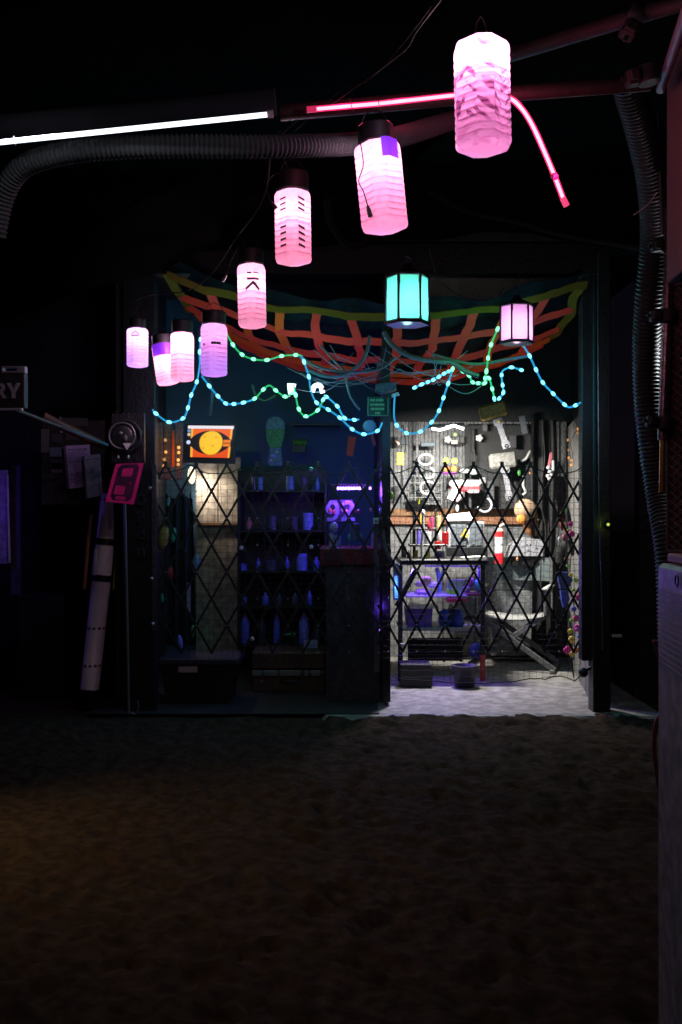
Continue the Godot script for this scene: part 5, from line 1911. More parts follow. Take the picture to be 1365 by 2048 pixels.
	ball(st, P(1167, 1345, 6.72), Vector3.ONE * 0.034, Basis(), 12)
	tube(st, [P(1167, 1345, 6.72), P(1182, 1335, 6.74)], 0.012, 8)
	item("black_float", "black round float where the net is tied to the right post", "float", st, black)
	# two bright clamp lamps under the net
	t = thing("clamp_lamp", "bright white wedge shaped lamp among the green string lights", "lamp", P(582, 778, 7.0))
	st = S()
	slab_px(st, [[575, 767], [592, 768], [590, 778], [578, 793]], 7.0, 0.03)
	obj("diffuser", st, glow(lin(0.85, 0.97, 1.0), 1.6), t)
	st = S()
	slab_px(st, [[574, 764], [594, 765], [592, 768], [575, 767]], 7.02, 0.06)
	obj("clamp", st, black, t)
	omni(P(583, 778, 6.96), lin(0.6, 0.9, 1.0), 0.02, 0.03)
	t = thing("clamp_lamp", "bright white hooked lamp with a red clip among the blue string lights", "lamp", P(636, 778, 7.0))
	st = S()
	tube(st, curve(px([[625, 784], [628, 774], [636, 770], [643, 774], [646, 786]], 7.0), 4), 0.017, 10)
	obj("diffuser", st, glow(lin(0.9, 0.97, 1.0), 1.6), t)
	st = S()
	ball(st, P(647, 778, 6.98), Vector3.ONE * 0.012, Basis(), 8)
	obj("clip", st, M(lin(0.5, 0.03, 0.05), 0.4), t)
	omni(P(636, 780, 6.96), lin(0.35, 0.75, 1.0), 0.03, 0.03)

func chair() -> void:
	var t := thing("folding_chair", "folding chair with crossed dark legs and pale canvas seat", "chair", Vector3(1.50, 0.005, -8.72))
	t.rotation.y = -0.32
	t.scale = Vector3.ONE * 1.08
	var wood := M(lin(0.20, 0.20, 0.20), 0.5, 0.0, {"dirt": 3.0})
	var canvas := M(lin(0.48, 0.48, 0.44), 0.85, 0.0, {"dirt": 3.0, "bump": 0.3})
	var st := S()
	soft(st)
	var w := 0.26
	var g := []
	for i in 13:
		var u := -1.0 + i / 6.0
		g.append([Vector3(u * w, 0.44 - 0.035 * (1.0 - u * u), -0.2), Vector3(u * w, 0.44 - 0.035 * (1.0 - u * u), 0.2)])
	for i in 12:
		quad(st, g[i][0], g[i + 1][0], g[i + 1][1], g[i][1])
		var k := Vector3(0, -0.012, 0)
		quad(st, g[i][0] + k, g[i][1] + k, g[i + 1][1] + k, g[i + 1][0] + k)
		quad(st, g[i][1], g[i + 1][1], g[i + 1][1] + k, g[i][1] + k)
	part("seat", st, canvas, t)
	st = S()
	soft(st)
	g = []
	for i in 13:
		var u := -1.0 + i / 6.0
		g.append([Vector3(u * w, 0.68, -0.24 - 0.04 * (1.0 - u * u)), Vector3(u * w, 0.87, -0.24 - 0.04 * (1.0 - u * u))])
	for i in 12:
		quad(st, g[i][0], g[i][1], g[i + 1][1], g[i + 1][0])
	part("backrest", st, M(lin(0.16, 0.20, 0.20), 0.85, 0.0, {"dirt": 3.0}), t)
	for s in [-1.0, 1.0]:
		st = S()
		box(st, Vector3(s * 0.27, 0.66, -0.24), Vector3(0.025, 0.46, 0.03), Basis(), 0.004)
		part("back_post", st, wood, t)
		st = S()
		box(st, Vector3(s * 0.27, 0.645, -0.02), Vector3(0.05, 0.022, 0.46), Basis(), 0.008)
		part("armrest", st, M(lin(0.5, 0.5, 0.48), 0.5), t)
		st = S()
		box(st, Vector3(s * 0.27, 0.54, 0.18), Vector3(0.022, 0.2, 0.03), Basis(), 0.004)
		part("arm_post", st, wood, t)
		for z in [-0.19, 0.19]:
			st = S()
			var a := Vector3(-s * 0.26, 0.43, z + s * 0.012)
			var b := Vector3(s * 0.33, 0.03, z + s * 0.012)
			var m := (a + b) / 2.0
			box(st, m, Vector3(0.042, a.distance_to(b), 0.024), Basis(Vector3.BACK, atan2(-(a.x - b.x), a.y - b.y)), 0.004)
			part("leg", st, wood, t)
		st = S()
		box(st, Vector3(s * 0.33, 0.014, 0), Vector3(0.036, 0.028, 0.5), Basis(), 0.005)
		part("foot_rail", st, wood, t)
	st = S()
	box(st, Vector3(0.27, 0.53, 0.0), Vector3(0.012, 0.2, 0.3), Basis(), 0.003)
	part("side_pocket", st, M(lin(0.05, 0.07, 0.06), 0.8), t)
# ---------------------------------------------------------------- folding gates and bird net
func gate(label: String, x0: float, x1: float, phase: float, period: float, y0: float, y1: float, d: float, m: Material, m2: Material) -> void:
	var t := thing("folding_gate", label, "gate", P((x0 + x1) / 2, y1, d), "folding gates across the stall front")
	var half := 3.5 * period
	var k := floori((x0 - half - phase) / period)
	var bars := []
	while true:
		var x := phase + k * period
		if x > x1 + half:
			break
		for s in [1.0, -1.0]:
			var ax := x
			var ay := y0
			var bx: float = x + s * half
			var by := y1
			# clip to the gate's width
			var lo := 0.0
			var hi := 1.0
			for lim in [[x0, 1.0], [x1, -1.0]]:
				var fa: float = (ax - lim[0]) * lim[1]
				var fb: float = (bx - lim[0]) * lim[1]
				if fa < 0 and fb < 0:
					hi = -1.0
				elif fa < 0:
					lo = max(lo, fa / (fa - fb))
				elif fb < 0:
					hi = min(hi, fa / (fa - fb))
			if hi - lo > 0.06:
				bars.append([Vector2(lerpf(ax, bx, lo), lerpf(ay, by, lo)), Vector2(lerpf(ax, bx, hi), lerpf(ay, by, hi)), s])
		k += 1
	for b in bars:
		var a := P(b[0].x, b[0].y, d + b[2] * 0.003)
		var c := P(b[1].x, b[1].y, d + b[2] * 0.003)
		var st := S()
		box(st, (a + c) / 2, Vector3(0.0165, a.distance_to(c) + 0.02, 0.0045), Basis(Vector3.BACK, atan2(-(a.x - c.x), a.y - c.y)), 0.001)
		obj("bar", st, m, t)
	var st := S()
	var rows := 15
	for j in rows:
		var y := lerpf(y0, y1, j / 14.0)
		var n := floori((x0 - phase) / (period * 0.5)) - 1
		while phase + n * period * 0.5 < x1:
			var x := phase + n * period * 0.5
			if posmod(n + j, 2) == 0 and x > x0 and j % 2 == 0:
				ball(st, P(x, y, d - 0.008), Vector3(0.006, 0.006, 0.004), Basis(), 6)
			n += 1
	var rv := obj("rivet_heads", st, m2, t)
	rv.set_meta("kind", "stuff")
	for j in 8:
		var y := y0
		var x := phase + ceilf((x0 - phase) / period) * period + j * period
		if x < x1:
			st = S()
			rect_px(st, x - 3.5, y0 - 6, x + 3.5, y0 + 6, d - 0.012, 0.02, 0.003)
			obj("top_knuckle", st, m, t)

func gates() -> void:
	var dark := M(lin(0.03, 0.03, 0.031), 0.5, 0.3, {"dirt": 2.5, "bump": 0.2})
	var rivet := M(lin(0.4, 0.4, 0.4), 0.4, 0.6)
	gate("black folding diamond gate across the bright room at right", 757, 1170, 834, 57, 929, 1303, 6.93, dark, rivet)
	gate("grey folding diamond gate across the dim room at left", 314, 766, 393, 61, 929, 1305, 6.96, M(lin(0.05, 0.05, 0.052), 0.5, 0.3, {"dirt": 2.5, "bump": 0.2}), rivet)
	# stile and bolts of the left gate
	var t := thing("gate_stile", "upright grey flat bar with two bolts left of the left gate", "bar", P(309, 1262, 6.9))
	var st := S()
	rect_px(st, 304, 930, 313, 1262, 6.7, 0.012, 0.002)
	obj("flat_bar", st, M(lin(0.10, 0.10, 0.105), 0.5, 0.3, {"dirt": 2.0}), t)
	for q in [[304, 1157], [306, 1248], [300, 976]]:
		st = S()
		ball(st, P(q[0], q[1], 6.69), Vector3(0.012, 0.012, 0.008), Basis(), 10)
		obj("bolt", st, M(lin(0.7, 0.68, 0.66), 0.3, 0.8), t)
	for q in [[483, 1096, "pale round button on the upper left gate crossing"], [623, 1094, "small pale button left of the counter on the gate"], [623, 938, "pale round button at the gate's top rope"], [505, 1278, "little pale button above the brown suitcase"]]:
		st = S()
		ball(st, P(q[0], q[1], 6.9), Vector3(0.015, 0.015, 0.006), Basis(), 10)
		tag(obj("pale_button", st, M(lin(0.6, 0.6, 0.6), 0.4)), q[2], "button")
	# bird net
	var cord := M(lin(0.007, 0.007, 0.008), 0.8)
	t = thing("bird_net", "fine black netting hung from a sagging rope across the stall front", "net", P(740, 1365, 6.8))
	st = S()
	var nz := FastNoiseLite.new()
	nz.seed = 21
	nz.frequency = 0.012
	var off := func(x: float, y: float) -> Vector3:
		return P(x + nz.get_noise_2d(x * 1.5, y * 1.2) * 4.0 + nz.get_noise_2d(x * 6.0 + 300, y * 6.0) * 1.8, y + nz.get_noise_2d(x * 1.5 + 90, y * 1.5) * 4.0 + nz.get_noise_2d(x * 6.0, y * 6.0 + 300) * 1.8, 6.86 + nz.get_noise_2d(x * 2.0, y * 2.0 + 50) * 0.02)
	var top := func(x: float) -> float:
		var u := fposmod((x - 835.0) / 114.0, 1.0)
		return 930.0 + 17.0 * (1.0 - pow(2.0 * u - 1.0, 2.0))
	var bottom := func(x: float) -> float:
		return 1357.0 + 9.0 * sin((x - 800.0) / 90.0) if x > 790 else 1320.0
	var x := 318.0
	while x < 1168.0:
		var pts := []
		var y: float = top.call(x)
		var yb: float = bottom.call(x)
		while y < yb:
			pts.append(off.call(x, y))
			y += 14.0
		pts.append(off.call(x, yb))
		tube(st, pts, 0.0013, 3, false)
		x += 12.4
	var y := 944.0
	while y < 1366.0:
		var pts := []
		x = 318.0
		while x < 1172.0:
			var lo: float = top.call(x)
			var hi: float = bottom.call(x)
			if y > lo and y < hi:
				pts.append(off.call(x, y))
			elif pts.size() > 1:
				tube(st, pts, 0.0013, 3, false)
				pts = []
			x += 13.0
		if pts.size() > 1:
			tube(st, pts, 0.0013, 3, false)
		y += 12.4
	obj("mesh", st, cord, t)
	st = S()
	var pts := []
	x = 314.0
	while x < 1176.0:
		pts.append(off.call(x, top.call(x)))
		x += 8.0
	tube(st, pts, 0.004, 6)
	obj("top_rope", st, cord, t)
	st = S()
	pts = []
	x = 792.0
	while x < 1140.0:
		pts.append(off.call(x, bottom.call(x)))
		x += 10.0
	pts.append(P(1150, 1362, 6.8))
	pts.append(P(1168, 1345, 6.74))
	tube(st, pts, 0.004, 6)
	obj("bottom_rope", st, cord, t)

# ---------------------------------------------------------------- orange strap net
func orange_net() -> void:
	var t := thing("strap_net", "sagging cargo net of orange straps under the stall roof", "net", Vector3(0.2, 2.4, -7.4))
	var c00 := P(335, 551, 6.62)
	var c10 := P(1172, 568, 6.62)
	var c01 := P(398, 632, 8.1)
	var c11 := P(1088, 690, 8.1)
	var nz := FastNoiseLite.new()
	nz.seed = 31
	nz.frequency = 0.8
	var at := func(u: float, v: float) -> Vector3:
		var a := c00.lerp(c10, u)
		var b := c01.lerp(c11, u)
		var q := a.lerp(b, v)
		var sag: float = lerpf(0.24, 0.40, v) * (1.0 - pow(absf(2.0 * u - 1.0), 2.2))
		q.y -= sag + 0.05 * sin(v * PI)
		q += Vector3(nz.get_noise_2d(u * 9.0, v * 4.0), nz.get_noise_2d(u * 9.0 + 20, v * 4.0), 0) * 0.03
		return q
	var strap := func(p: Array, w: Array, m: Material) -> void:
		var st := S()
		soft(st)
		for k in [0.0, -0.003]:
			for i in p.size() - 1:
				var a: Vector3 = p[i] + Vector3(0, k, 0)
				var b: Vector3 = p[i + 1] + Vector3(0, k, 0)
				quad(st, a - w[i], b - w[i + 1], b + w[i + 1], a + w[i])
		obj("strap", st, m, t)
	var orange := M(lin(0.75, 0.045, 0.03), 0.9, 0.0, {"matte": 1, "em": lin(1.0, 0.10, 0.06), "e": 0.02})  # faint glow added to the straps to brighten them, guessed as fluorescence
	var orange2 := M(lin(0.75, 0.08, 0.02), 0.9, 0.0, {"matte": 1, "em": lin(1.0, 0.16, 0.04), "e": 0.02})  # same added strap glow, slightly more orange
	var yellow := M(lin(0.16, 0.075, 0.012), 0.9, 0.0, {"matte": 1})
	# straps from front to back
	for i in 12:
		var u := i / 11.0
		var p := []
		var w := []
		var tw := rng.randf_range(-0.3, 0.3)
		for j in 15:
			var v := j / 14.0
			var uu := clampf(u + 0.012 * sin(v * 5.0 + i), 0.0, 1.0)
			p.append(at.call(uu, v) + Vector3(0, 0.004, 0))
			w.append(Vector3(0.030, 0.004 * sin(v * 4.0 + i * 2.0) + 0.01 * tw, 0.0))
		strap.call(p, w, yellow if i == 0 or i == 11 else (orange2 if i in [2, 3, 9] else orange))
	for j in 5:
		var v := [0.0, 0.27, 0.55, 0.80, 1.0][j] as float
		var p := []
		var w := []
		for i in 57:
			var u := i / 56.0
			p.append(at.call(u, v + 0.010 * sin(u * 11.0 + j * 2.0) * (1.0 if j in [1, 2, 3] else 0.0)))
			w.append(Vector3(0, 0.019 + 0.003 * sin(u * 15.0 + j), 0.022))
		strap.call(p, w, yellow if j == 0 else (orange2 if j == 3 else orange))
	# cables that hang through the net
	var grey := M(lin(0.10, 0.10, 0.115), 0.5)
	for q in [[[[612, 738], [650, 752], [690, 750], [722, 725], [735, 700], [740, 672]], 0.012, "grey cable bundle rising left of the partition under the net"], [[[768, 664], [785, 690], [820, 712], [870, 722], [905, 725], [930, 742], [958, 752]], 0.017, "thick grey cable sagging across the net at centre"],
			[[[600, 712], [640, 735], [700, 745], [760, 738], [790, 715]], 0.009, "thin grey cable under the net at centre left"], [[[866, 708], [905, 720], [955, 728], [1010, 720], [1060, 712]], 0.010, "thin grey cable under the net at right"], [[[640, 690], [668, 720], [690, 745], [700, 790], [720, 820]], 0.007, "blue lit thin cable falling beside the blue string lights"], [[[505, 770], [512, 790], [530, 802], [552, 790]], 0.008, "black cable loop above the painted board"], [[[398, 655], [402, 700], [414, 750], [424, 780], [420, 830]], 0.013, "black cable falling behind the violet footed lantern"]]:
		var st := S()
		tube(st, curve(px(q[0], 6.7), 6), q[1], 8)
		tag(obj("cable", st, grey if not "black" in q[2] else M(lin(0.012, 0.012, 0.014), 0.5)), q[2], "cable")
	var st := S()
	for i in 26:
		var a := P(rng.randf_range(560, 1000), rng.randf_range(690, 760), 6.9)
		var b := P(rng.randf_range(560, 1000), rng.randf_range(700, 790), 7.1)
		if a.distance_to(b) > 0.7:
			b = a + (b - a) * 0.4
		var m := (a + b) / 2 + Vector3(0, -0.05 - rng.randf() * 0.06, 0)
		tube(st, curve([a, m, b], 6), 0.0025, 5)
	tag(obj("loose_wires", st, M(lin(0.16, 0.16, 0.18), 0.5)), "tangle of thin loose wires under the orange strap net", "wires")
	st = S()
	slab_px(st, [[752, 768], [792, 764], [794, 778], [770, 786], [752, 782]], 6.9, 0.12)
	tag(obj("grey_bundle", st, M(lin(0.09, 0.09, 0.12), 0.8, 0.0, {"dirt": 3.0})), "grey cloth bundle tied at the top of the partition", "bundle")
	st = S()
	slab_px(st, [[784, 788], [797, 784], [800, 790], [784, 795]], 6.9, 0.03)
	tag(obj("pale_clamp", st, M(lin(0.4, 0.38, 0.36), 0.6)), "small pale clamp at the partition's top right", "clamp")
	# dark sheeting that shows through the net
	st = S()
	soft(st)
	for i in 24:
		for j in 8:
			var f := func(a: int, b: int) -> Vector3:
				return (at.call(a / 24.0, b / 8.0) as Vector3) + Vector3(0, 0.10 + 0.03 * sin(a * 1.3 + b), -0.03)
			quad(st, f.call(i, j), f.call(i + 1, j), f.call(i + 1, j + 1), f.call(i, j + 1))
	tag(obj("dark_sheeting", st, M(lin(0.02, 0.022, 0.026), 0.7, 0.0, {"dirt": 1.2, "bump": 0.4, "matte": 1})), "dark plastic sheeting lying on the orange strap net", "sheet")

# ---------------------------------------------------------------- LED string lights
func light_string(label: String, pts: Array, green: Array, d: float, e := 1.0) -> void:
	var t := thing("string_light", label, "string light", P(pts[0][0], pts[0][1], d), "coloured string lights along the stall front")
	var w := px(pts, d)
	for i in w.size():
		w[i] += Vector3(0, 0, 0.03 * sin(i * 1.7))
	var line := curve(w, 6)
	var runs := [[], []]
	# the clear cord, the lamps' light on it put in as two-coloured glow
	var start := 0
	var cyan_lit_cord := M(lin(0.10, 0.22, 0.28), 0.3, 0.0, {"em": lin(0.01, 0.28, 0.60), "e": 1.0})
	var green_lit_cord := M(lin(0.10, 0.26, 0.14), 0.3, 0.0, {"em": lin(0.01, 0.42, 0.11), "e": 1.0})
	var i := 0
	while i < w.size() - 1:
		var j := i
		while j < w.size() - 1 and (j in green) == (i in green):
			j += 1
		var st := S()
		tube(st, line.slice(i * 6, j * 6 + 1), 0.0060, 6)
		obj("cord", st, green_lit_cord if i in green else cyan_lit_cord, t)
		i = j
	for n in w.size():
		if pts[n].size() > 2:
			continue
		var a: Vector3 = w[max(n - 1, 0)]
		var b: Vector3 = w[min(n + 1, w.size() - 1)]
		var dir := (b - a).normalized()
		var side := dir.cross(Vector3.BACK).normalized()
		var bs := Basis(side, dir, side.cross(dir))
		var st := S()
		ball(st, w[n], Vector3(0.0122, 0.0195, 0.0122), bs, 10)
		var g: bool = n in green
		obj("bulb", st, M(lin(0.5, 0.5, 0.5), 0.4, 0.0, {"em": lin(0.20, 1.0, 0.42) if g else lin(0.19, 0.80, 1.0), "e": 2.0}), t)
		omni(w[n], lin(0.05, 1.0, 0.22) if g else lin(0.03, 0.42, 1.0), 0.011 * e, 0.012)

func strings() -> void:
	light_string("blue string light from the left post up to the lantern cluster", [[306, 820, 0], [314, 828], [338, 844], [365, 836], [377, 816], [384, 791], [393, 763], [399, 730, 0], [401, 705], [402, 680]], [], 6.62)
	light_string("blue string light dipping between the lantern cluster and the white wedge lamp", [[404, 752, 0], [420, 773], [436, 792], [451, 806], [469, 808.5], [488, 806], [509, 796.5], [527, 778], [540, 772, 0], [552, 781], [570, 792], [585, 785]], [6, 7, 8, 9, 10, 11], 6.62)
	light_string("green string light sagging from the violet footed lantern under the net", [[448, 652, 0], [452, 663], [466, 689], [484, 708], [508, 719], [535, 721], [563, 711], [592, 709], [602, 712, 0]], [0, 1, 2, 3, 4, 5, 6, 7, 8], 6.60)
	light_string("blue string light falling to the black gap left of the partition", [[604, 712, 0], [609, 725], [618, 753], [622, 780, 0], [634, 806], [657, 820], [680, 835], [705, 858], [728, 869], [755, 862], [765, 845, 0]], [], 6.56)
	light_string("green and blue string light looping below the hooked lamp", [[588, 770, 0], [592, 791], [598, 818], [612, 832], [636, 821], [647, 800], [653, 793], [675, 812], [690, 837], [709, 840], [718, 838, 0]], [0, 1, 2, 3, 4], 6.66)
	light_string("blue string light swinging deep across the bright room's left", [[790, 790, 0], [788, 830, 0], [794, 850], [814, 865.5], [841, 863.5], [863, 845], [879, 821], [888, 795], [896, 768], [905, 739]], [9], 6.60)
	light_string("short close set blue string light right of the partition", [[830, 775], [843, 770], [856, 764], [868, 758.5], [878, 754], [888, 748], [898, 742]], [], 6.9, 0.6)
	light_string("green string light zigzag above the yellow mallet", [[926, 743], [937, 752], [946, 764], [958, 765.5], [969, 767], [977, 757], [986, 777], [990, 797]], [0, 1, 2, 3, 4, 5, 6], 6.8, 0.8)
	light_string("green string light rising to the pink glass lantern", [[971, 756], [972, 744], [977, 716], [984, 688], [995, 659]], [0, 1, 2, 3, 4], 6.5)
	light_string("blue string light hook above the yellow mallet", [[1043, 740], [1022, 736], [1008, 740, 0], [1005, 749], [1005, 771], [1006, 786], [1000, 796]], [], 6.9, 0.8)
	light_string("blue string light falling from the pink glass lantern to the right post", [[1045, 688], [1058, 713], [1073, 739], [1088, 764], [1106, 788], [1128, 810], [1141, 814, 0], [1153, 810], [1160, 806, 0]], [], 6.6)

# ---------------------------------------------------------------- lanterns
func bottle_lantern(label: String, cx: float, y0: float, y1: float, w: float, d: float, o := {}) -> void:
	var h := (y1 - y0) / F * d
	var r := w * 0.5 / F * d / 0.98
	var t := thing("bottle_lantern", label, "lantern", P(cx, y0, d), "ribbed bottle lanterns on the cable")
	t.rotation = Vector3(0, 0, o.get("tilt", 0.0))
	var yaw: float = o.get("yaw", 0.0)
	# chamfered square with one chamfer towards the viewer
	var base := []
	var ch := 0.30
	for k in 4:
		var a := k * PI / 2.0 + PI / 4.0 + yaw
		var c0 := Vector2(1.0, -ch)
		var c1 := Vector2(1.0, ch)
		var nx := Vector2(ch, 1.0)
		for i in 3:
			base.append([c0.lerp(c1, i / 3.0).rotated(a - PI / 4.0), 0.35])
		for i in 7:
			base.append([c1.lerp(nx, i / 7.0).rotated(a - PI / 4.0), 1.0 if i > 0 else 0.4])
	var ribs: int = o.get("ribs", 10)
	var rows := 84
	var st := S()
	soft(st)
	var rings := []
	for j in rows + 1:
		var v := float(j) / rows
		var k := 1.0
		if v < 0.10:
			k = 0.70 + 0.30 * sqrt(maxf(0.0, 1.0 - pow(1.0 - v / 0.10, 2.0)))
		elif v > 0.93:
			k = 0.72 + 0.28 * sqrt(maxf(0.0, 1.0 - pow((v - 0.93) / 0.07, 2.0)))
		var gr := 0.0
		if v > 0.12 and v < 0.92:
			var f := fposmod((v - 0.12) / 0.80 * ribs, 1.0)
			gr = exp(-pow((f - 0.5) / 0.17, 2.0))
		if o.get("waist", false) and absf(v - 0.46) < 0.03:
			gr = 1.6 * exp(-pow((v - 0.46) / 0.012, 2.0))
		var ring := []
		for b in base:
			var s: float = r * k * (1.0 - 0.055 * gr * b[1])
			ring.append(Vector3(b[0].x * s, -v * h, b[0].y * s))
		rings.append(ring)
	var nb := base.size()
	for j in rows:
		for i in nb:
			var i2 := (i + 1) % nb
			var uv := [Vector2(float(i) / nb, float(j) / rows), Vector2(float(i + 1) / nb, float(j) / rows), Vector2(float(i + 1) / nb, float(j + 1) / rows), Vector2(float(i) / nb, float(j + 1) / rows)]
			var v4 := [rings[j][i], rings[j][i2], rings[j + 1][i2], rings[j + 1][i]]
			for q in [0, 1, 2, 0, 2, 3]:
				st.set_uv(uv[q])
				st.add_vertex(v4[q])
	for i in nb:
		st.set_uv(Vector2(0.5, 1.0))
		tri(st, rings[rows][i], rings[rows][(i + 1) % nb], Vector3(0, -h - 0.004, 0))
	var tint: Color = o.get("tint", lin(0.95, 0.60, 0.78))
	var em: float = o.get("em", 0.30) * 0.72
	var m: StandardMaterial3D = M(tint.lerp(Color(1, 1, 1), 0.35), 0.4, 0.0, {"em": tint, "e": em, "back": tint.lerp(Color(1, 1, 1), 0.45) * 0.8, "id": cx}).duplicate()
	if true:
		var tex := rib_tex(ribs, o.get("frost", false), o.get("waist", false))
		m.albedo_texture = tex
		m.emission = Color.WHITE
		m.emission_operator = BaseMaterial3D.EMISSION_OP_MULTIPLY
		m.emission = (tint * 0.999).linear_to_srgb()
		m.emission_texture = tex
	var shell := part("bottle", st, m, t)
	# lid, hanger
	st = S()
	var lw: float = r * o.get("lid", 0.86)
	var lh: float = h * o.get("lidh", 0.22)
	lathe(st, [Vector2(0, lh), Vector2(lw * 0.9, lh), Vector2(lw, lh * 0.9), Vector2(lw, 0.004), Vector2(lw * 0.92, -0.002), Vector2(0, -0.002)], 20, Transform3D(), true)
	part("lid", st, M(lin(0.02, 0.016, 0.02), 0.5), t)
	st = S()
	tube(st, [Vector3(-lw * 0.8, lh, 0), Vector3(-lw * 0.5, lh + 0.03, 0), Vector3(0, lh + 0.045, 0), Vector3(lw * 0.5, lh + 0.03, 0), Vector3(lw * 0.8, lh, 0)], 0.0016, 5)
	part("hanger", st, M(lin(0.03, 0.03, 0.03), 0.4, 0.5), t)
	# lamp inside, near the top
	var ly: float = -h * o.get("ly", 0.2)
	st = S()
	ball(st, Vector3(0, ly, 0), Vector3(0.012, 0.016, 0.012), Basis(), 10)
	part("bulb", st, glow(lin(1.0, 0.9, 0.95), 3.0), t)
	omni(Vector3(0, ly, 0), o.get("lamp", lin(1.0, 0.72, 0.86)), o.get("e", 0.018) * 1.5, 0.014, t)
	if o.has("low"):
		omni(Vector3(0.01, -h * 0.85, 0), o.low, o.get("lowe", 0.004), 0.02, t)  # added violet lamp, for the blue string light falling on the foot
	# marks, in the frame of the flattened corner that faces the viewer
	var fr := func(u: float, v: float, lift: float) -> Vector3:
		# u -1..1 across the visible front, v 0..1 down
		var ang: float = u * 0.95 + PI / 2.0
		var dir := Vector2(cos(ang), sin(ang))
		var best := 0.0
		for i in nb:
			var a: Vector2 = base[i][0]
			var b: Vector2 = base[(i + 1) % nb][0]
			var den := dir.cross(b - a)
			if absf(den) > 0.00001:
				var tt: float = a.cross(b - a) / den
				var ss: float = a.cross(dir) / den
				if tt > 0 and ss >= -0.001 and ss <= 1.001:
					best = max(best, tt)
		return Vector3(-dir.x * best * r * 1.0, -v * h, dir.y * best * r) + Vector3(-dir.x, 0, dir.y) * lift
	for q in o.get("marks", []):
		st = S()
		flat(st)
		var a2: float = q[0]
		var b2: float = q[1]
		for i in 5:
			var u0 := lerpf(a2, b2, i / 5.0)
			var u1 := lerpf(a2, b2, (i + 1) / 5.0)
			var s0: float = lerpf(q[4], q[5], i / 5.0) if q.size() > 5 else 0.0
			var s1: float = lerpf(q[4], q[5], (i + 1) / 5.0) if q.size() > 5 else 0.0
			quad(st, fr.call(u0, q[2] + s0, 0.0012), fr.call(u1, q[2] + s1, 0.0012), fr.call(u1, q[3] + s1, 0.0012), fr.call(u0, q[3] + s0, 0.0012))
		part("tape_mark", st, o.get("mark_m", M(lin(0.03, 0.008, 0.02), 0.6)), t)
	if o.has("patch"):
		var q: Array = o.patch
		st = S()
		soft(st)
		for i in 8:
			var u0 := lerpf(q[0], q[1], i / 8.0)
			var u1 := lerpf(q[0], q[1], (i + 1) / 8.0)
			for j in 4:
				var v0 := lerpf(q[2], q[3], j / 4.0)
				var v1 := lerpf(q[2], q[3], (j + 1) / 4.0)
				quad(st, fr.call(u0, v0, 0.003), fr.call(u1, v0, 0.003), fr.call(u1, v1, 0.003), fr.call(u0, v1, 0.003))
		part("violet_film", st, M(lin(0.14, 0.02, 0.50), 0.4, 0.0, {"em": lin(0.16, 0.02, 0.60), "e": 0.6, "back": lin(0.05, 0.01, 0.2)}), t)

func rib_tex(ribs: int, frost: bool, waist: bool) -> Texture2D:
	var n := FastNoiseLite.new()
	n.seed = 44
	n.frequency = 0.02
	n.fractal_octaves = 4
	var im := Image.create(320, 256, false, Image.FORMAT_RGB8)
	for y in 256:
		var v := y / 255.0
		for x in 320:
			var col := fposmod(x / 8.0, 10.0)
			var face := smoothstep(2.6, 3.4, col) * (1.0 - smoothstep(9.4, 10.0, col))
			var side := (col - 6.5) / 3.5
			# moulded ribs: thicker plastic, its shade painted darker into the grooves
			var f := fposmod((v - 0.12) / 0.80 * ribs + 0.06 * n.get_noise_2d(x * 0.6, y * 0.3), 1.0)
			var g := exp(-pow((f - 0.62) / 0.10, 2.0)) * (0.35 + 0.65 * face) if v > 0.12 and v < 0.92 else 0.0
			if waist and absf(v - 0.46) < 0.012:
				g = 0.8
			g *= 0.75 + 0.6 * n.get_noise_2d(x * 1.5, y * 4.0)
			var c := Color(1, 1, 1).lerp(Color(0.80, 0.52, 0.66), clampf(g, 0.0, 1.0) * 0.75)
			var spot := n.get_noise_2d(x * 2.0 + 400, y * 2.0)
			c = c.lerp(Color(0.86, 0.72, 0.80), clampf(spot * 1.2, 0.0, 1.0) * 0.4)
			if frost:
				# clear patches between frosted ones, slanting with the faces
				var s := n.get_noise_2d(x * 0.8 + 40.0, (y + absf(side) * 26.0 * (1.0 if int(x / 80) % 2 == 0 else -1.0)) * 1.7)
				var band := exp(-pow((v - 0.62) / 0.13, 2.0)) + 0.6 * exp(-pow((v - 0.36) / 0.07, 2.0)) + 0.35 * exp(-pow((v - 0.10) / 0.05, 2.0))
				var k := smoothstep(0.0, 0.22, s * 1.6 * minf(band, 1.0) + 0.12 * (band - 0.55))
				k *= 0.75 + 0.25 * sin(v * 0.80 * ribs * TAU * 2.0)
				c = c.lerp(Color(0.34, 0.13, 0.26), k * 0.88)
				c = c.lerp(Color(0.82, 0.62, 0.74), clampf(n.get_noise_2d(x * 1.2, y * 5.0) * 1.3, 0.0, 0.5))
			im.set_pixel(x, y, c)
	return ImageTexture.create_from_image(im)

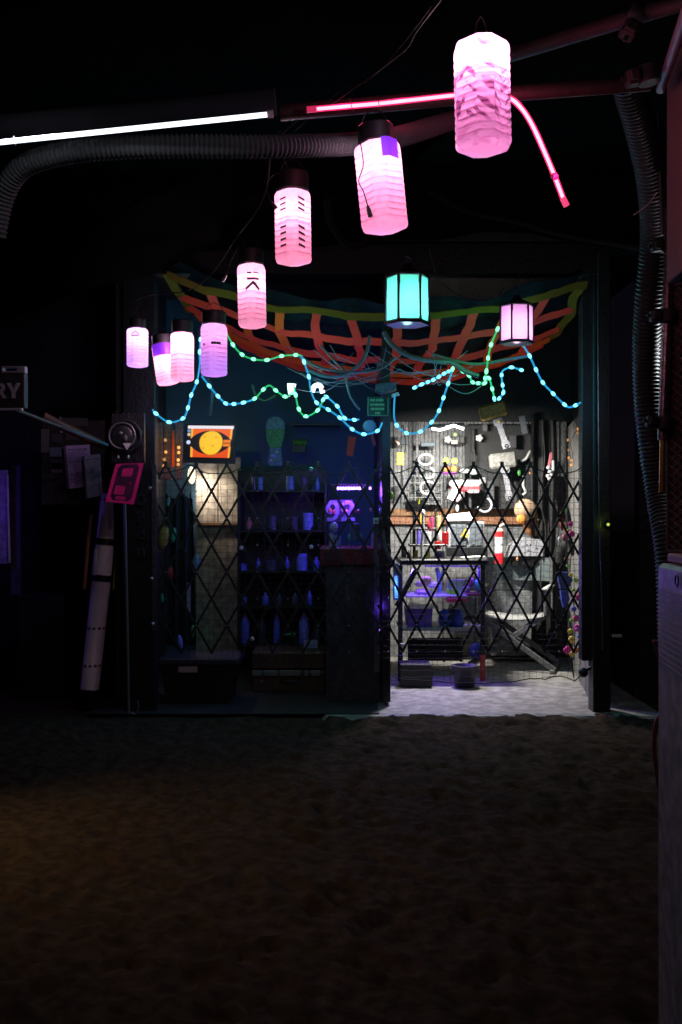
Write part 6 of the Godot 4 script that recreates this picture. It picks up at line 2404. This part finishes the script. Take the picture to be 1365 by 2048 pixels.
func lanterns() -> void:
	bottle_lantern("large clear pink ribbed bottle lantern before the red tube, nearest of all", 963, 84, 302, 106, 2.2, {"frost": true, "tilt": 0.02, "lid": 0.3, "lidh": 0.05, "ribs": 11, "em": 0.30, "tint": lin(0.80, 0.36, 0.66), "lamp": lin(1.0, 0.72, 0.90), "e": 0.045, "ly": 0.16})
	bottle_lantern("tilted pink bottle lantern with a purple patch at its top right", 754, 289, 462, 90, 2.7, {"tilt": 0.10, "yaw": 0.12, "e": 0.020, "em": 0.36, "tint": lin(0.95, 0.50, 0.74), "patch": [0.12, 1.1, 0.01, 0.23], "ribs": 11, "lid": 0.8, "ly": 0.25})
	var stripes := []
	for i in 3:
		stripes.append([-0.85, -0.35, 0.14 + i * 0.075, 0.165 + i * 0.075, 0.0, -0.008])
		stripes.append([0.35, 0.85, 0.135 + i * 0.075, 0.165 + i * 0.075, -0.01, 0.015])
	for i in 4:
		stripes.append([-0.85, -0.35, 0.53 + i * 0.085, 0.56 + i * 0.085, 0.0, -0.006])
		stripes.append([0.35, 0.85, 0.525 + i * 0.085, 0.56 + i * 0.085, -0.006, 0.02])
	bottle_lantern("pink bottle lantern with two columns of black stripes", 585.5, 384, 527, 70, 3.3, {"tilt": 0.015, "e": 0.020, "em": 0.36, "tint": lin(0.96, 0.48, 0.66), "marks": stripes, "waist": true, "lid": 0.92, "lidh": 0.27, "ly": 0.3})
	bottle_lantern("pink bottle lantern with a dark chevron under two lines", 503, 530, 655, 54, 4.2, {"tilt": 0.02, "e": 0.022, "em": 0.38, "tint": lin(0.96, 0.50, 0.68), "waist": true, "lid": 0.9, "lidh": 0.25, "ly": 0.3,
		"marks": [[-0.25, 0.10, 0.16, 0.185], [0.2, 0.7, 0.16, 0.18], [-0.25, 0.7, 0.25, 0.285], [-0.38, 0.2, 0.41, 0.46, 0.0, -0.11], [0.2, 0.72, 0.30, 0.36, 0.0, 0.10]]})
	bottle_lantern("violet footed pink bottle lantern with one black bar", 428.5, 649, 752, 50, 5.0, {"e": 0.014, "em": 0.26, "tint": lin(0.80, 0.40, 0.80), "waist": true, "lid": 0.95, "lidh": 0.25, "ly": 0.22, "low": lin(0.15, 0.3, 1.0), "lowe": 0.004, "marks": [[-0.1, 0.75, 0.37, 0.42], [-0.98, -0.8, 0.38, 0.44]]})
	bottle_lantern("plain pink bottle lantern, right of the tilted violet topped one", 365, 666, 762, 44, 5.4, {"e": 0.034, "em": 0.40, "tint": lin(0.98, 0.48, 0.66), "waist": true, "lid": 0.95, "lidh": 0.26, "ly": 0.25})
	bottle_lantern("tilted pink bottle lantern with a violet film round its top", 325, 688, 770, 42, 5.5, {"tilt": 0.15, "e": 0.026, "em": 0.42, "tint": lin(0.98, 0.48, 0.66), "patch": [-1.2, 1.2, 0.02, 0.30], "lid": 0.9, "lidh": 0.22, "ly": 0.45})
	bottle_lantern("leftmost pink bottle lantern with a dark triangle, violet at its foot", 275.5, 657, 734, 40, 5.7, {"e": 0.022, "em": 0.32, "tint": lin(0.80, 0.52, 0.90), "lid": 0.8, "lidh": 0.25, "ly": 0.25, "low": lin(0.25, 0.2, 1.0), "lowe": 0.004,
		"marks": [[-0.5, 0.0, 0.20, 0.225, 0.0, -0.10], [0.0, 0.4, 0.10, 0.125, 0.0, 0.10], [-0.5, 0.4, 0.21, 0.235]]})
	hex_lantern("green glass six sided lantern hanging before the net's middle", 815, 552, 648, 86, 4.7, lin(0.02, 0.80, 0.34), lin(0.38, 0.95, 1.0), 0.16, 0.40)
	hex_lantern("pink glass six sided lantern hanging before the net's right", 1034, 610, 686, 66, 6.0, lin(0.85, 0.36, 0.80), lin(1.0, 0.58, 0.88), 0.10, 0.5)

func hex_lantern(label: String, cx: float, y0: float, y1: float, w: float, d: float, c: Color, lamp: Color, e: float, em: float) -> void:
	var t := thing("glass_lantern", label, "lantern", P(cx, y0, d), "six sided glass lanterns")
	t.rotation.y = 0.05
	var h := (y1 - y0) / F * d
	var r := w * 0.5 / F * d
	var black := M(lin(0.012, 0.012, 0.016), 0.45, 0.3)
	var cor := []
	for i in 6:
		var a := PI / 3.0 * i
		cor.append(Vector3(cos(a) * r, 0, sin(a) * r))
	var gm: StandardMaterial3D = M(c.lerp(Color(1, 1, 1), 0.5), 0.35, 0.0, {"em": c, "e": em, "back": Color(0.6, 1.0, 0.97) if c.g > c.r else Color(1.0, 0.88, 1.0), "id": label}).duplicate()
	gm.albedo_texture = tex_fine
	gm.uv1_triplanar = true
	gm.uv1_scale = Vector3.ONE * 9.0
	gm.normal_enabled = true
	gm.normal_texture = tex_bump
	gm.normal_scale = 1.0
	for i in 6:
		var a: Vector3 = cor[i]
		var b: Vector3 = cor[(i + 1) % 6]
		var in0 := a.lerp(b, 0.09)
		var in1 := b.lerp(a, 0.09)
		var st := S()
		flat(st)
		var up := Vector3(0, -h * 0.06, 0)
		var dn := Vector3(0, -h * 0.95, 0)
		quad(st, in0 + up, in1 + up, in1 + dn, in0 + dn)
		part("pane", st, gm, t)
		st = S()
		tube(st, [a, a + Vector3(0, -h, 0)], 0.006, 8)
		part("corner_bar", st, black, t)
		for y in [-h * 0.02, -h * 0.98]:
			st = S()
			var mid: Vector3 = (a + b) / 2 + Vector3(0, y, 0)
			box(st, mid, Vector3(a.distance_to(b) + 0.004, h * 0.055, 0.012), Basis(Vector3.UP, -atan2((b - a).z, (b - a).x)), 0.002)
			part("rail", st, black, t)
	var st := S()
	lathe(st, [Vector2(0, 0.06), Vector2(0.02, 0.055), Vector2(0.03, 0.03), Vector2(r * 0.8, 0.012), Vector2(r * 1.02, 0.0), Vector2(0, -0.001)], 6, Transform3D(), true)
	part("cap", st, black, t)
	st = S()
	lathe(st, [Vector2(0, -h), Vector2(r, -h), Vector2(r, -h - 0.006), Vector2(0, -h - 0.006)], 6, Transform3D(), true)
	part("bottom_ring", st, black, t)
	st = S()
	tube(st, ringpts(Vector3(0, 0.075, 0), 0.018), 0.003, 6)
	part("ring", st, black, t)
	st = S()
	tube(st, [Vector3(0, 0.09, 0), Vector3(0.01, 0.3, -0.02), Vector3(0, 3.3 - t.position.y, -0.05)], 0.002, 5)
	part("hanging_cord", st, black, t)
	st = S()
	ball(st, Vector3(0, -h * 0.62, r * 0.52), Vector3(0.016, 0.03, 0.016), Basis(), 12)
	part("bulb", st, glow(lin(0.9, 1.0, 1.0), 2.0), t)
	omni(Vector3(0, -h * 0.62, r * 0.52), lamp, e, 0.02, t)
	omni(Vector3(0, -h - 0.03, 0.0), lamp, e * 0.05, 0.02, t)

# ---------------------------------------------------------------- last things
func small_things() -> void:
	# a post lamp just past the left edge warms the sand
	var t := thing("post_lamp", "hooded warm post lamp just outside the left edge", "lamp", Vector3(-2.35, 0, -4.2))
	var black := M(lin(0.02, 0.02, 0.02), 0.5)
	var st := S()
	tube(st, [Vector3(-2.35, 0, -4.2), Vector3(-2.35, 1.3, -4.2)], 0.025, 10)
	obj("pole", st, black, t)
	st = S()
	lathe(st, [Vector2(0.02, 0.08), Vector2(0.10, 0.0), Vector2(0.095, 0.0), Vector2(0.018, 0.07)], 16, Transform3D(Basis(), Vector3(-2.3, 1.3, -4.2)))
	obj("hood", st, black, t)
	st = S()
	ball(st, Vector3(-2.3, 1.31, -4.2), Vector3.ONE * 0.03, Basis(), 10)
	obj("bulb", st, glow(lin(1.0, 0.62, 0.25), 1.5), t)
	var l := SpotLight3D.new()
	l.name = "lamp_light"
	l.light_color = Color(1.0, 0.84, 0.55)
	l.light_energy = 1.1
	l.light_size = 0.06
	l.spot_angle = 42.0
	l.spot_angle_attenuation = 1.0
	l.spot_range = 12.0
	l.shadow_enabled = true
	add_child(l, true)
	l.look_at_from_position(Vector3(-2.3, 1.27, -4.2), Vector3(-0.95, 0, -4.1))
